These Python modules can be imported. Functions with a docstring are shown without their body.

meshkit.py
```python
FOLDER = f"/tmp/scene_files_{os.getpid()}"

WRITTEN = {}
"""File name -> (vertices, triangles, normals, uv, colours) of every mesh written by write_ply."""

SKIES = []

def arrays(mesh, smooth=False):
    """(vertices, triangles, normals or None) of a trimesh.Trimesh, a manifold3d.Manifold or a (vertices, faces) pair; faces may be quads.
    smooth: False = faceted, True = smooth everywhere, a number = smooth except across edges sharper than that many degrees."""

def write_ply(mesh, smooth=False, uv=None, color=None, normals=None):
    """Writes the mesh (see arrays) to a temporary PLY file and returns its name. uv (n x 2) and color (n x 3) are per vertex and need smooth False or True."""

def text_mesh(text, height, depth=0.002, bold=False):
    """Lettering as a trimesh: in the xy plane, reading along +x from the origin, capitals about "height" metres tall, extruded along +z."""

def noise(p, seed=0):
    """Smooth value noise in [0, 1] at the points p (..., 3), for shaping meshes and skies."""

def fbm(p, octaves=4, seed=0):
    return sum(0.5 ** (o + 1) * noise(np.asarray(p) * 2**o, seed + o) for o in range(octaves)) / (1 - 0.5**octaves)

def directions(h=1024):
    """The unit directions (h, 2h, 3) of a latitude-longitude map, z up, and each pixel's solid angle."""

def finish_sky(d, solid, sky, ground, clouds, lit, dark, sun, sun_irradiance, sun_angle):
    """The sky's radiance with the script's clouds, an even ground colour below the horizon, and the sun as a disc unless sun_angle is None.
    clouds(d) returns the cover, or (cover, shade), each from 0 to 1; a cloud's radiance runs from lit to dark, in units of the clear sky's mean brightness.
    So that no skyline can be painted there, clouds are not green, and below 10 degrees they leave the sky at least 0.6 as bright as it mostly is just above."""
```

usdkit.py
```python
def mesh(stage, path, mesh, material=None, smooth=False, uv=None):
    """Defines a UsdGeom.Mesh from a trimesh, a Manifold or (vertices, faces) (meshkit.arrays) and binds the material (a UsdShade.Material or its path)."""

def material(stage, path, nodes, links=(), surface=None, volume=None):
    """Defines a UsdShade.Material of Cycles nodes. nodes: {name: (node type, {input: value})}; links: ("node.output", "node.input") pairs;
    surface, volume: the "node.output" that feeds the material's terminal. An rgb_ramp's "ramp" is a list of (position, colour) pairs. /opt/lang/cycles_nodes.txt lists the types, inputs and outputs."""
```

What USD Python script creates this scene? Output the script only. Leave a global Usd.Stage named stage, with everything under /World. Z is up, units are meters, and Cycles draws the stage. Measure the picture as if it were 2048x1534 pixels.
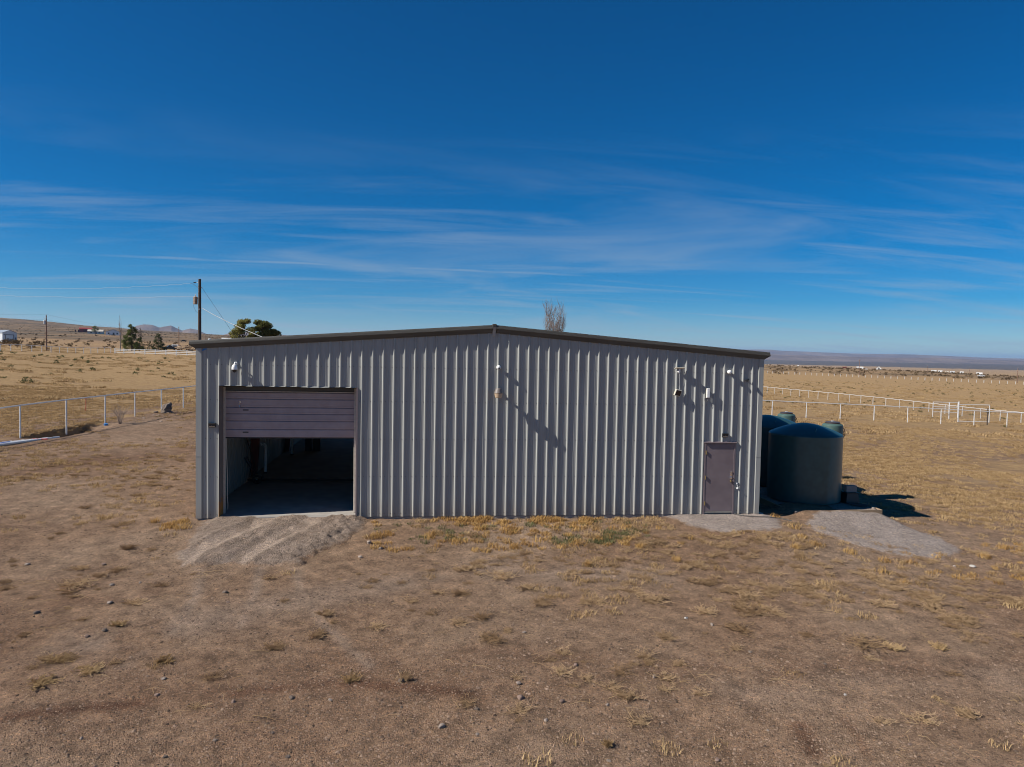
import math, re
import numpy as np
import trimesh
import usdkit, meshkit
from scipy.interpolate import PchipInterpolator
from pxr import Usd, UsdGeom, UsdLux, UsdShade, Gf, Sdf, Vt

stage = Usd.Stage.CreateInMemory()
UsdGeom.SetStageUpAxis(stage, UsdGeom.Tokens.z)
UsdGeom.SetStageMetersPerUnit(stage, 1.0)
UsdGeom.Xform.Define(stage, '/World')
UsdGeom.Scope.Define(stage, '/World/Looks')
PI = math.pi

# ------------------------------------------------------------------ camera
CAM = np.array([6.338, -20.951, 4.863])
YAW, PITCH, ROLL, FPX = 0.12342, -0.04430, 0.019655, 1421.0
EXPOSURE = 0.5
_f = np.array([math.sin(YAW) * math.cos(PITCH), math.cos(YAW) * math.cos(PITCH), math.sin(PITCH)])
_r = np.array([math.cos(YAW), -math.sin(YAW), 0.0])
_u = np.cross(_r, _f)
_r, _u = math.cos(ROLL) * _r + math.sin(ROLL) * _u, -math.sin(ROLL) * _r + math.cos(ROLL) * _u
cam = UsdGeom.Camera.Define(stage, '/World/camera')
_m = Gf.Matrix4d(1.0)
for _i, _row in enumerate((_r, _u, -_f, CAM)):
    for _j in range(3):
        _m[_i, _j] = float(_row[_j])
cam.AddTransformOp().Set(_m)
cam.CreateHorizontalApertureAttr(36.0)
cam.CreateVerticalApertureAttr(36.0 * 767 / 1024)
cam.CreateFocalLengthAttr(36.0 * FPX / 2048)
cam.CreateFStopAttr(0.0)
cam.CreateClippingRangeAttr((0.1, 120000.0))
cam.CreateExposureAttr(EXPOSURE)

# ------------------------------------------------------------------ sun and sky
SUN_EL, SUN_G = math.radians(38.8), math.radians(10.5)
SUN = np.array([-math.cos(SUN_G) * math.cos(SUN_EL), -math.sin(SUN_G) * math.cos(SUN_EL), math.sin(SUN_EL)])
sun = UsdLux.DistantLight.Define(stage, '/World/sun')
sun.CreateIntensityAttr(1.25)
sun.CreateNormalizeAttr(True)
sun.CreateAngleAttr(0.53)
sun.CreateColorAttr(Gf.Vec3f(1.0, 0.955, 0.89))
_z = SUN
_x = np.cross([0, 0, 1.0], _z); _x /= np.linalg.norm(_x)
_y = np.cross(_z, _x)
_m = Gf.Matrix4d(1.0)
for _i, _row in enumerate((_x, _y, _z)):
    for _j in range(3):
        _m[_i, _j] = float(_row[_j])
sun.AddTransformOp().Set(_m)


def pixel_ray(px, py):
    d = _f * FPX + _r * (px - 1024) - _u * (py - 767)
    return d / np.linalg.norm(d)


def sky_material():
    """Clear blue single-scattering sky with thin cirrus streaks and one vapour trail."""
    a, b = pixel_ray(120, 506), pixel_ray(1320, 558)
    n = np.cross(a, b); n /= np.linalg.norm(n)
    mid = pixel_ray(700, 533)
    N = {
        'tc': ('texture_coordinate', {}),
        'sky': ('sky_texture', {'sky_type': 'single_scattering', 'sun_disc': False, 'sun_elevation': SUN_EL,
                                'sun_rotation': math.atan2(SUN[0], SUN[1]), 'altitude': 1500.0, 'air_density': 0.9,
                                'aerosol_density': 0.25, 'ozone_density': 3.0}),
        'tint': ('mix', {'mix_type': 'multiply', 'fac': 1.0, 'color2': (0.86, 0.965, 1.08)}),
        'grade': ('hsv', {'hue': 0.5, 'saturation': 1.70, 'value': 1.0, 'fac': 1.0}),
        'sep': ('separate_xyz', {}),
        'zc': ('math', {'math_type': 'maximum', 'value2': 0.0}),
        'zo': ('math', {'math_type': 'add', 'value2': 0.10}),
        'u': ('math', {'math_type': 'divide'}),
        'v': ('math', {'math_type': 'divide'}),
        'uv': ('combine_xyz', {'z': 0.0}),
        # streaks run roughly left-right across the view
        'map1': ('mapping', {'rotation': (0, 0, 0.15), 'scale': (0.40, 0.62, 1.0), 'location': (1.7, 0.55, 0)}),
        'n1': ('noise_texture', {'scale': 1.0, 'detail': 8.0, 'roughness': 0.52, 'distortion': 1.6}),
        'map2': ('mapping', {'rotation': (0, 0, -0.12), 'scale': (0.26, 1.5, 1.0), 'location': (3.1, 8.0, 0)}),
        'n2': ('noise_texture', {'scale': 2.0, 'detail': 6.0, 'roughness': 0.6, 'distortion': 0.4}),
        'r1': ('map_range', {'range_type': 'smoothstep', 'from_min': 0.47, 'from_max': 0.76, 'to_min': 0.0, 'to_max': 0.40, 'clamp': True}),
        'r2': ('map_range', {'range_type': 'smoothstep', 'from_min': 0.46, 'from_max': 0.76, 'to_min': 0.0, 'to_max': 0.36, 'clamp': True}),
        'cl': ('math', {'math_type': 'maximum'}),
        # clouds live in the lowest twenty degrees
        'el': ('map_range', {'range_type': 'smoothstep', 'from_min': 0.13, 'from_max': 0.31, 'to_min': 1.0, 'to_max': 0.0, 'clamp': True}),
        'cov': ('math', {'math_type': 'multiply'}),
        'veil': ('map_range', {'range_type': 'smoothstep', 'from_min': 0.01, 'from_max': 0.17, 'to_min': 0.24, 'to_max': 0.0, 'clamp': True}),
        'cov2': ('math', {'math_type': 'add', 'use_clamp': True}),
        'ndot': ('vector_math', {'math_type': 'dot_product', 'vector2': tuple(n)}),
        'wob': ('noise_texture', {'scale': 9.0, 'detail': 3.0}),
        'wob2': ('math', {'math_type': 'multiply_add', 'value2': 0.006, 'value3': -0.003}),
        'nd2': ('math', {'math_type': 'add'}),
        'abs': ('math', {'math_type': 'absolute'}),
        'trail': ('map_range', {'range_type': 'smoothstep', 'from_min': 0.0, 'from_max': 0.0034, 'to_min': 0.50, 'to_max': 0.0, 'clamp': True}),
        'mdot': ('vector_math', {'math_type': 'dot_product', 'vector2': tuple(mid)}),
        'tlen': ('map_range', {'range_type': 'smoothstep', 'from_min': 0.925, 'from_max': 0.985, 'to_min': 0.0, 'to_max': 1.0, 'clamp': True}),
        'tbrk': ('map_range', {'range_type': 'smoothstep', 'from_min': 0.3, 'from_max': 0.6, 'to_min': 0.45, 'to_max': 1.0, 'clamp': True}),
        't2': ('math', {'math_type': 'multiply'}),
        't3': ('math', {'math_type': 'multiply'}),
        'all': ('math', {'math_type': 'maximum', 'use_clamp': True}),
        'mix': ('mix', {'color2': (4.1, 5.3, 6.7)}),
        'bg': ('background_shader', {'strength': 0.0555}),
    }
    L = [('sky.color', 'tint.color1'), ('tint.color', 'grade.color'), ('tc.generated', 'sep.vector'), ('sep.z', 'zc.value1'), ('zc.value', 'zo.value1'),
         ('sep.x', 'u.value1'), ('zo.value', 'u.value2'), ('sep.y', 'v.value1'), ('zo.value', 'v.value2'),
         ('u.value', 'uv.x'), ('v.value', 'uv.y'), ('uv.vector', 'map1.vector'), ('uv.vector', 'map2.vector'),
         ('map1.vector', 'n1.vector'), ('map2.vector', 'n2.vector'), ('n1.fac', 'r1.value'), ('n2.fac', 'r2.value'),
         ('r1.result', 'cl.value1'), ('r2.result', 'cl.value2'), ('sep.z', 'el.value'), ('cl.value', 'cov.value1'), ('el.result', 'cov.value2'),
         ('tc.generated', 'ndot.vector1'), ('tc.generated', 'wob.vector'), ('wob.fac', 'wob2.value1'), ('ndot.value', 'nd2.value1'), ('wob2.value', 'nd2.value2'),
         ('nd2.value', 'abs.value1'), ('abs.value', 'trail.value'), ('tc.generated', 'mdot.vector1'), ('mdot.value', 'tlen.value'),
         ('wob.fac', 'tbrk.value'), ('trail.result', 't2.value1'), ('tlen.result', 't2.value2'), ('t2.value', 't3.value1'), ('tbrk.result', 't3.value2'),
         ('sep.z', 'veil.value'), ('cov.value', 'cov2.value1'), ('veil.result', 'cov2.value2'), ('cov2.value', 'all.value1'), ('t3.value', 'all.value2'), ('all.value', 'mix.fac'), ('grade.color', 'mix.color1'), ('mix.color', 'bg.color')]
    return usdkit.material(stage, '/World/Looks/sky_look', N, L, surface='bg.background')


dome = UsdLux.DomeLight.Define(stage, '/World/sky')
dome.CreateIntensityAttr(1.0)
UsdShade.MaterialBindingAPI.Apply(dome.GetPrim()).Bind(sky_material())
dome.GetPrim().SetCustomDataByKey('kind', 'structure')

# ------------------------------------------------------------------ helpers
rng = np.random.default_rng(11)
used = {}


def numbered(path):
    n = used.get(path, 0)
    used[path] = n + 1
    return path if n == 0 else f'{path}_{n:03d}'


def tag(prim, label=None, cat=None, group=None, kind=None):
    for k, val in (('label', label), ('category', cat), ('group', group), ('kind', kind)):
        if val:
            prim.SetCustomDataByKey(k, val)
    return prim


class MB:
    """Collects pieces of one part."""
    def __init__(self):
        self.v, self.f, self.n = [], [], 0

    def add(self, v, f):
        v = np.asarray(v, float); f = np.asarray(f, int)
        if f.shape[1] == 4:
            f = np.vstack([f[:, [0, 1, 2]], f[:, [0, 2, 3]]])
        self.v.append(v); self.f.append(f + self.n); self.n += len(v)
        return self

    def mesh(self, m):
        return self.add(np.array(m.vertices), np.array(m.faces))

    def box(self, lo, hi, bevel=0.0):
        lo, hi = np.minimum(lo, hi).astype(float), np.maximum(lo, hi).astype(float)
        if bevel <= 0:
            m = trimesh.creation.box(hi - lo); m.apply_translation((lo + hi) / 2)
            return self.mesh(m)
        b = min(bevel, 0.45 * (hi - lo).min())
        pts = []
        for ax in range(3):
            l2, h2 = lo + b, hi - b
            l2[ax], h2[ax] = lo[ax], hi[ax]
            pts += [(x, y, z) for x in (l2[0], h2[0]) for y in (l2[1], h2[1]) for z in (l2[2], h2[2])]
        return self.mesh(trimesh.convex.convex_hull(np.array(pts)))

    def bar(self, p, q, w, h, up=(0, 0, 1)):
        p, q = np.asarray(p, float), np.asarray(q, float)
        t = q - p; L = np.linalg.norm(t); t /= L
        s = np.cross(t, up); s /= np.linalg.norm(s); k = np.cross(s, t)
        v = [e + a * s * w / 2 + b * k * h / 2 for e in (p, q) for a, b in ((-1, -1), (1, -1), (1, 1), (-1, 1))]
        return self.add(v, [[0, 1, 2, 3], [7, 6, 5, 4], [0, 4, 5, 1], [1, 5, 6, 2], [2, 6, 7, 3], [3, 7, 4, 0]])

    def tube(self, pts, r, sides=8, caps=True):
        p = np.asarray(pts, float)
        r = np.broadcast_to(np.asarray(r, float), (len(p),))
        t = np.gradient(p, axis=0); t /= np.linalg.norm(t, axis=1, keepdims=True) + 1e-12
        ref = np.array([0, 0, 1.0]) if abs(t[0, 2]) < 0.9 else np.array([1.0, 0, 0])
        rows = []
        for i in range(len(p)):
            a = np.cross(t[i], ref); a /= np.linalg.norm(a) + 1e-12
            b = np.cross(t[i], a)
            ang = np.arange(sides) * 2 * PI / sides
            rows.append(p[i] + r[i] * (np.cos(ang)[:, None] * a + np.sin(ang)[:, None] * b))
        v = np.vstack(rows)
        f = []
        for i in range(len(p) - 1):
            for j in range(sides):
                k = (j + 1) % sides
                f.append([i * sides + j, (i + 1) * sides + j, (i + 1) * sides + k, i * sides + k])
        f = np.array(f)
        f = np.vstack([f[:, [0, 1, 2]], f[:, [0, 2, 3]]])
        if caps:
            n = len(v)
            v = np.vstack([v, p[0], p[-1]])
            c = []
            o = (len(p) - 1) * sides
            for j in range(sides):
                k = (j + 1) % sides
                c += [[n, j, k], [n + 1, o + k, o + j]]
            f = np.vstack([f, c])
        return self.add(v, f)

    def lathe(self, prof, axis_at=(0, 0, 0), sides=24, matrix=None):
        """prof: (radius, height) from bottom to top; turned round z."""
        prof = np.asarray(prof, float)
        ang = np.arange(sides) * 2 * PI / sides
        v = np.array([[r * math.cos(a), r * math.sin(a), z] for r, z in prof for a in ang])
        f = []
        for i in range(len(prof) - 1):
            for j in range(sides):
                k = (j + 1) % sides
                f.append([i * sides + j, i * sides + k, (i + 1) * sides + k, (i + 1) * sides + j])
        if matrix is not None:
            v = v @ np.asarray(matrix)[:3, :3].T
        return self.add(v + np.asarray(axis_at, float), f)

    def arrays(self):
        return np.vstack(self.v), np.vstack(self.f)

    def build(self, name, mat, parent, smooth=False, kind=None, label=None):
        return put(name, self.arrays(), mat, parent, smooth, kind, label)


def put(name, mesh, mat, parent='/World', smooth=False, kind=None, label=None):
    parent = str(parent.GetPath()) if hasattr(parent, 'GetPath') else parent
    path = numbered(f'{parent}/{name}')
    p = usdkit.mesh(stage, path, mesh, mat, smooth=smooth).GetPrim()
    if kind or label:
        tag(p, label=label, kind=kind)
    return p


def thing(name, label, cat, loc=(0, 0, 0), rotz=0.0, group=None):
    x = UsdGeom.Xform.Define(stage, numbered('/World/' + name))
    x.AddTranslateOp().Set(Gf.Vec3d(*map(float, loc)))
    if rotz:
        x.AddRotateZOp().Set(math.degrees(rotz))
    return tag(x.GetPrim(), label, cat, group)


def copy_of(root, loc, rotz=0.0, label=None, group=None, scale=None):
    was = root.GetCustomData()
    base = re.sub(r'_\d{3}$', '', root.GetName())
    x = UsdGeom.Xform.Define(stage, numbered('/World/' + base))
    x.GetPrim().GetReferences().AddInternalReference(root.GetPath())
    x.GetPrim().SetInstanceable(True)
    x.ClearXformOpOrder()
    x.AddTranslateOp(opSuffix='copy').Set(Gf.Vec3d(*map(float, loc)))
    x.AddRotateZOp(opSuffix='copy').Set(math.degrees(rotz))
    if scale is not None:
        x.AddScaleOp(opSuffix='copy').Set(Gf.Vec3f(*map(float, np.broadcast_to(scale, 3))))
    return tag(x.GetPrim(), label or was.get('label'), was.get('category'), group or was.get('group'))


def scatter(name, protos, pts, scales, rots, idx, label=None, cat=None, tilt=None, parent='/World'):
    """ONE PointInstancer. protos: [(mesh, material)]."""
    pi = UsdGeom.PointInstancer.Define(stage, numbered(f'{parent}/{name}'))
    paths = []
    for k, (m, mat) in enumerate(protos):
        pp = f'{pi.GetPath()}/prototypes/variant' + ('' if k == 0 else f'_{k:03d}')
        usdkit.mesh(stage, pp, m, mat)
        paths.append(Sdf.Path(pp))
    pi.CreatePrototypesRel().SetTargets(paths)
    pi.CreatePositionsAttr(Vt.Vec3fArray.FromNumpy(np.asarray(pts, np.float32)))
    pi.CreateProtoIndicesAttr(Vt.IntArray.FromNumpy(np.asarray(idx, np.int32)))
    sc = np.asarray(scales, np.float32)
    if sc.ndim == 1:
        sc = np.repeat(sc[:, None], 3, 1)
    pi.CreateScalesAttr(Vt.Vec3fArray.FromNumpy(sc))
    h = np.asarray(rots) / 2
    q = [Gf.Quath(float(math.cos(a)), 0.0, 0.0, float(math.sin(a))) for a in h]
    pi.CreateOrientationsAttr(Vt.QuathArray(q))
    return tag(pi.GetPrim(), label, cat, kind='stuff')


# ------------------------------------------------------------------ materials
def mat_noise(name, c1, c2, scale=3.0, rough=0.6, detail=5.0, bump=0.0, bscale=40.0, stretch=(1, 1, 1), spec=0.5, metallic=0.0, lo=0.35, hi=0.65, obj=False, bdist=0.01, extra=None):
    N = {'tc': ('texture_coordinate', {}), 'geo': ('geometry', {}), 'map': ('mapping', {'scale': stretch}),
         'n': ('noise_texture', {'scale': scale, 'detail': detail, 'roughness': 0.6}),
         'r': ('rgb_ramp', {'ramp': [(lo, c1), (hi, c2)]}),
         'p': ('principled_bsdf', {'roughness': rough, 'specular_ior_level': spec, 'metallic': metallic})}
    L = [('tc.object' if obj else 'geo.position', 'map.vector'), ('map.vector', 'n.vector'), ('n.fac', 'r.fac'), ('r.color', 'p.base_color')]
    if bump:
        N['bn'] = ('noise_texture', {'scale': bscale, 'detail': 4.0})
        N['b'] = ('bump', {'strength': bump, 'distance': bdist})
        L += [('map.vector', 'bn.vector'), ('bn.fac', 'b.height'), ('b.normal', 'p.normal')]
    return usdkit.material(stage, '/World/Looks/' + name, N, L, surface='p.BSDF')


def mat_plain(name, c, rough=0.5, metallic=0.0, spec=0.5):
    return mat_noise(name, [x * 0.9 for x in c], [min(1, x * 1.1) for x in c], scale=12.0, rough=rough, metallic=metallic, spec=spec)


def mat_leaf(name, c1, c2, trans=0.25):
    N = {'geo': ('geometry', {}), 'oi': ('object_info', {}), 'a': ('math', {'math_type': 'add'}), 'fr': ('math', {'math_type': 'fraction'}),
         'r': ('rgb_ramp', {'ramp': [(0.0, c1), (1.0, c2)]}), 'd': ('diffuse_bsdf', {}), 't': ('translucent_bsdf', {}), 'm': ('mix_closure', {'fac': trans})}
    L = [('geo.random_per_island', 'a.value1'), ('oi.random', 'a.value2'), ('a.value', 'fr.value1'), ('fr.value', 'r.fac'), ('r.color', 'd.color'), ('r.color', 't.color'),
         ('d.BSDF', 'm.closure1'), ('t.BSDF', 'm.closure2')]
    return usdkit.material(stage, '/World/Looks/' + name, N, L, surface='m.closure')


def mat_siding():
    """Light grey-green painted steel with faint vertical streaks and dust near the bottom."""
    N = {'geo': ('geometry', {}), 'map': ('mapping', {'scale': (6.0, 6.0, 0.5)}),
         'n': ('noise_texture', {'scale': 1.0, 'detail': 6.0, 'roughness': 0.65}),
         'r': ('rgb_ramp', {'ramp': [(0.3, (0.280, 0.283, 0.264)), (0.7, (0.346, 0.349, 0.326))]}),
         'sep': ('separate_xyz', {}), 'dz': ('map_range', {'from_min': 0.0, 'from_max': 0.5, 'to_min': 0.85, 'to_max': 0.0, 'clamp': True}),
         'n3': ('noise_texture', {'scale': 5.0, 'detail': 5.0}), 'dm': ('math', {'math_type': 'multiply'}),
         'mx': ('mix', {'color2': (0.27, 0.22, 0.17)}),
         'n2': ('noise_texture', {'scale': 2.2, 'detail': 2.0}), 'b': ('bump', {'strength': 0.25, 'distance': 0.004}),
         'p': ('principled_bsdf', {'roughness': 0.42, 'specular_ior_level': 0.45})}
    L = [('geo.position', 'map.vector'), ('map.vector', 'n.vector'), ('n.fac', 'r.fac'), ('geo.position', 'sep.vector'), ('sep.z', 'dz.value'),
         ('geo.position', 'n3.vector'), ('dz.result', 'dm.value1'), ('n3.fac', 'dm.value2'), ('dm.value', 'mx.fac'), ('r.color', 'mx.color1'),
         ('mx.color', 'p.base_color'), ('geo.position', 'n2.vector'), ('n2.fac', 'b.height'), ('b.normal', 'p.normal')]
    return usdkit.material(stage, '/World/Looks/siding_paint', N, L, surface='p.BSDF')


def mat_door():
    """Mauve-grey baked enamel of the section door, fine horizontal embossing."""
    N = {'geo': ('geometry', {}), 'sep': ('separate_xyz', {}), 'm': ('math', {'math_type': 'multiply', 'value2': 2 * PI / 0.0335}),
         's': ('math', {'math_type': 'sine'}), 'n': ('noise_texture', {'scale': 4.0, 'detail': 5.0}),
         'r': ('rgb_ramp', {'ramp': [(0.3, (0.305, 0.245, 0.248)), (0.7, (0.362, 0.298, 0.300))]}),
         'b': ('bump', {'strength': 0.28, 'distance': 0.003}), 'p': ('principled_bsdf', {'roughness': 0.45})}
    L = [('geo.position', 'sep.vector'), ('sep.z', 'm.value1'), ('m.value', 's.value1'), ('s.value', 'b.height'), ('b.normal', 'p.normal'),
         ('geo.position', 'n.vector'), ('n.fac', 'r.fac'), ('r.color', 'p.base_color')]
    return usdkit.material(stage, '/World/Looks/section_door_paint', N, L, surface='p.BSDF')


def mat_jamb():
    """Brown steel jamb eaten by orange rust near the ground."""
    N = {'geo': ('geometry', {}), 'sep': ('separate_xyz', {}), 'n': ('noise_texture', {'scale': 9.0, 'detail': 6.0, 'roughness': 0.7}),
         'z': ('map_range', {'from_min': 0.05, 'from_max': 0.62, 'to_min': 0.55, 'to_max': 0.0, 'clamp': True}), 'a': ('math', {'math_type': 'add'}),
         'r': ('rgb_ramp', {'ramp': [(0.62, (0.17, 0.135, 0.115)), (0.74, (0.34, 0.13, 0.03)), (1.0, (0.42, 0.17, 0.035))]}),
         'p': ('principled_bsdf', {'roughness': 0.7})}
    L = [('geo.position', 'sep.vector'), ('geo.position', 'n.vector'), ('sep.z', 'z.value'), ('n.fac', 'a.value1'), ('z.result', 'a.value2'),
         ('a.value', 'r.fac'), ('r.color', 'p.base_color')]
    return usdkit.material(stage, '/World/Looks/rusty_jamb', N, L, surface='p.BSDF')


def mat_ground(name='ground_dirt', gravel=None, pale=None):
    """Brown gravelly dirt; dry grass tone where the mesh says grass grows; dark scrub far off."""
    N = {
        'geo': ('geometry', {}),
        'big': ('noise_texture', {'scale': 0.16, 'detail': 5.0, 'roughness': 0.6}),
        'dirt': ('rgb_ramp', {'ramp': [(0.30, (0.172, 0.103, 0.063)), (0.5, (0.217, 0.142, 0.092)), (0.70, (0.258, 0.183, 0.126))]}),
        'med': ('noise_texture', {'scale': 2.6, 'detail': 8.0, 'roughness': 0.72}),
        'medr': ('map_range', {'from_min': 0.3, 'from_max': 0.7, 'to_min': 0.50, 'to_max': 1.48}),
        'd2': ('mix', {'mix_type': 'multiply', 'fac': 1.0}),
        # pebble grain
        'vor': ('voronoi_texture', {'feature': 'f1', 'scale': 48.0, 'randomness': 1.0}),
        'vbw': ('rgb_to_bw', {}),
        'vr': ('rgb_ramp', {'ramp': [(0.0, (0.45, 0.42, 0.42)), (0.3, (0.85, 0.84, 0.83)), (0.7, (1.1, 1.08, 1.05)), (0.9, (1.45, 1.35, 1.2)), (1.0, (1.9, 1.75, 1.6))]}),
        'd3': ('mix', {'mix_type': 'multiply', 'fac': 0.9}),
        'v2': ('voronoi_texture', {'feature': 'f1', 'scale': 17.0, 'randomness': 1.0}),
        'v2b': ('rgb_to_bw', {}),
        'v2r': ('rgb_ramp', {'ramp': [(0.0, (0.55, 0.52, 0.50)), (0.35, (0.92, 0.92, 0.92)), (0.75, (1.05, 1.05, 1.05)), (0.92, (1.3, 1.22, 1.12)), (1.0, (1.6, 1.5, 1.4))]}),
        'd3b': ('mix', {'mix_type': 'multiply', 'fac': 0.7}),
        'fine': ('noise_texture', {'scale': 45.0, 'detail': 3.0, 'roughness': 0.7}),
        # grass
        'ga': ('attribute', {'attribute': 'grass'}),
        'gn': ('noise_texture', {'scale': 0.55, 'detail': 9.0, 'roughness': 0.72}),
        'gn2': ('noise_texture', {'scale': 0.035, 'detail': 4.0, 'roughness': 0.6}),
        'gadd': ('math', {'math_type': 'multiply_add', 'value2': 0.55}),
        'gsum': ('math', {'math_type': 'add'}),
        'gm': ('map_range', {'range_type': 'smoothstep', 'from_min': 0.94, 'from_max': 1.30, 'to_min': 0.0, 'to_max': 0.95, 'clamp': True}),
        'gcn': ('noise_texture', {'scale': 1.7, 'detail': 8.0, 'roughness': 0.8}),
        'gc': ('rgb_ramp', {'ramp': [(0.30, (0.155, 0.090, 0.044)), (0.48, (0.305, 0.195, 0.090)), (0.68, (0.415, 0.280, 0.132))]}),
        'd4': ('mix', {}),
        # dark scrub
        'sa': ('attribute', {'attribute': 'scrub'}),
        'sn': ('noise_texture', {'scale': 0.012, 'detail': 8.0, 'roughness': 0.75}),
        'sadd': ('math', {'math_type': 'add'}),
        'sm': ('map_range', {'range_type': 'smoothstep', 'from_min': 0.95, 'from_max': 1.25, 'to_min': 0.0, 'to_max': 0.95, 'clamp': True}),
        'd5': ('mix', {'color2': (0.068, 0.054, 0.038)}),
        'bh': ('math', {'math_type': 'multiply_add', 'value2': 0.45}),
        'vinv': ('math', {'math_type': 'multiply', 'value2': -0.35}),
        'bh2': ('math', {'math_type': 'add'}),
        'b': ('bump', {'strength': 0.9, 'distance': 0.06}),
        'p': ('principled_bsdf', {'roughness': 0.95, 'specular_ior_level': 0.15}),
    }
    if gravel:
        N['gcol'] = ('rgb_ramp', {'ramp': [(0.3, gravel), (0.7, pale)]})
        N['ca'] = ('attribute', {'attribute': 'cover'})
        N['cn'] = ('noise_texture', {'scale': 7.0, 'detail': 6.0, 'roughness': 0.75})
        N['cs'] = ('math', {'math_type': 'add'})
        N['cm'] = ('map_range', {'range_type': 'smoothstep', 'from_min': 0.62, 'from_max': 1.05, 'to_min': 0.0, 'to_max': 1.0, 'clamp': True})
        N['cmix'] = ('mix', {})
        N['ra'] = ('attribute', {'attribute': 'packed'})
        N['rm'] = ('mix', {'color2': (0.33, 0.258, 0.204)})
        N['big'] = ('noise_texture', {'scale': 1.3, 'detail': 5.0, 'roughness': 0.6})
        N['medr'] = ('map_range', {'from_min': 0.3, 'from_max': 0.7, 'to_min': 0.85, 'to_max': 1.12})
        N['vor'] = ('voronoi_texture', {'feature': 'f1', 'scale': 34.0, 'randomness': 1.0})
    L = [('geo.position', k + '.vector') for k in ('big', 'med', 'vor', 'fine', 'gn', 'gn2', 'gcn', 'sn')]
    L += [('big.fac', 'dirt.fac'), ('med.fac', 'medr.value'), ('dirt.color', 'd2.color1'), ('medr.result', 'd2.color2'),
          ('vor.color', 'vbw.color'), ('vbw.val', 'vr.fac'), ('d2.color', 'd3b.color1'), ('geo.position', 'v2.vector'), ('v2.color', 'v2b.color'), ('v2b.val', 'v2r.fac'), ('v2r.color', 'd3b.color2'), ('d3b.color', 'd3.color1'), ('vr.color', 'd3.color2'),
          ('gn2.fac', 'gadd.value1'), ('gn.fac', 'gadd.value3'), ('gadd.value', 'gsum.value1'), ('ga.fac', 'gsum.value2'), ('gsum.value', 'gm.value'),
          ('gcn.fac', 'gc.fac'), ('d3.color', 'd4.color1'), ('gc.color', 'd4.color2'), ('gm.result', 'd4.fac'),
          ('sn.fac', 'sadd.value1'), ('sa.fac', 'sadd.value2'), ('sadd.value', 'sm.value'), ('sm.result', 'd5.fac'), ('d4.color', 'd5.color1'), ('d5.color', 'p.base_color'),
          ('fine.fac', 'bh.value1'), ('med.fac', 'bh.value3'), ('vor.distance', 'vinv.value1'), ('bh.value', 'bh2.value1'), ('vinv.value', 'bh2.value2'), ('bh2.value', 'b.height'), ('b.normal', 'p.normal')]
    if gravel:
        L = [(a, b) for a, b in L if (a, b) != ('dirt.color', 'd2.color1')]
        L += [('geo.position', 'cn.vector'), ('ca.fac', 'cs.value1'), ('cn.fac', 'cs.value2'), ('cs.value', 'cm.value'), ('big.fac', 'gcol.fac'), ('dirt.color', 'cmix.color1'), ('gcol.color', 'cmix.color2'), ('cm.result', 'cmix.fac'), ('cmix.color', 'rm.color1'), ('ra.fac', 'rm.fac'), ('rm.color', 'd2.color1')]
    else:
        # worn tracks and dusty patches
        N['ta'] = ('attribute', {'attribute': 'track'})
        N['tm'] = ('mix', {'color2': (0.108, 0.057, 0.034)})
        N['da'] = ('attribute', {'attribute': 'dust'})
        N['dm'] = ('mix', {'color2': (0.245, 0.182, 0.138)})
        L = [(a, b) for a, b in L if (a, b) != ('dirt.color', 'd2.color1')]
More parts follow.
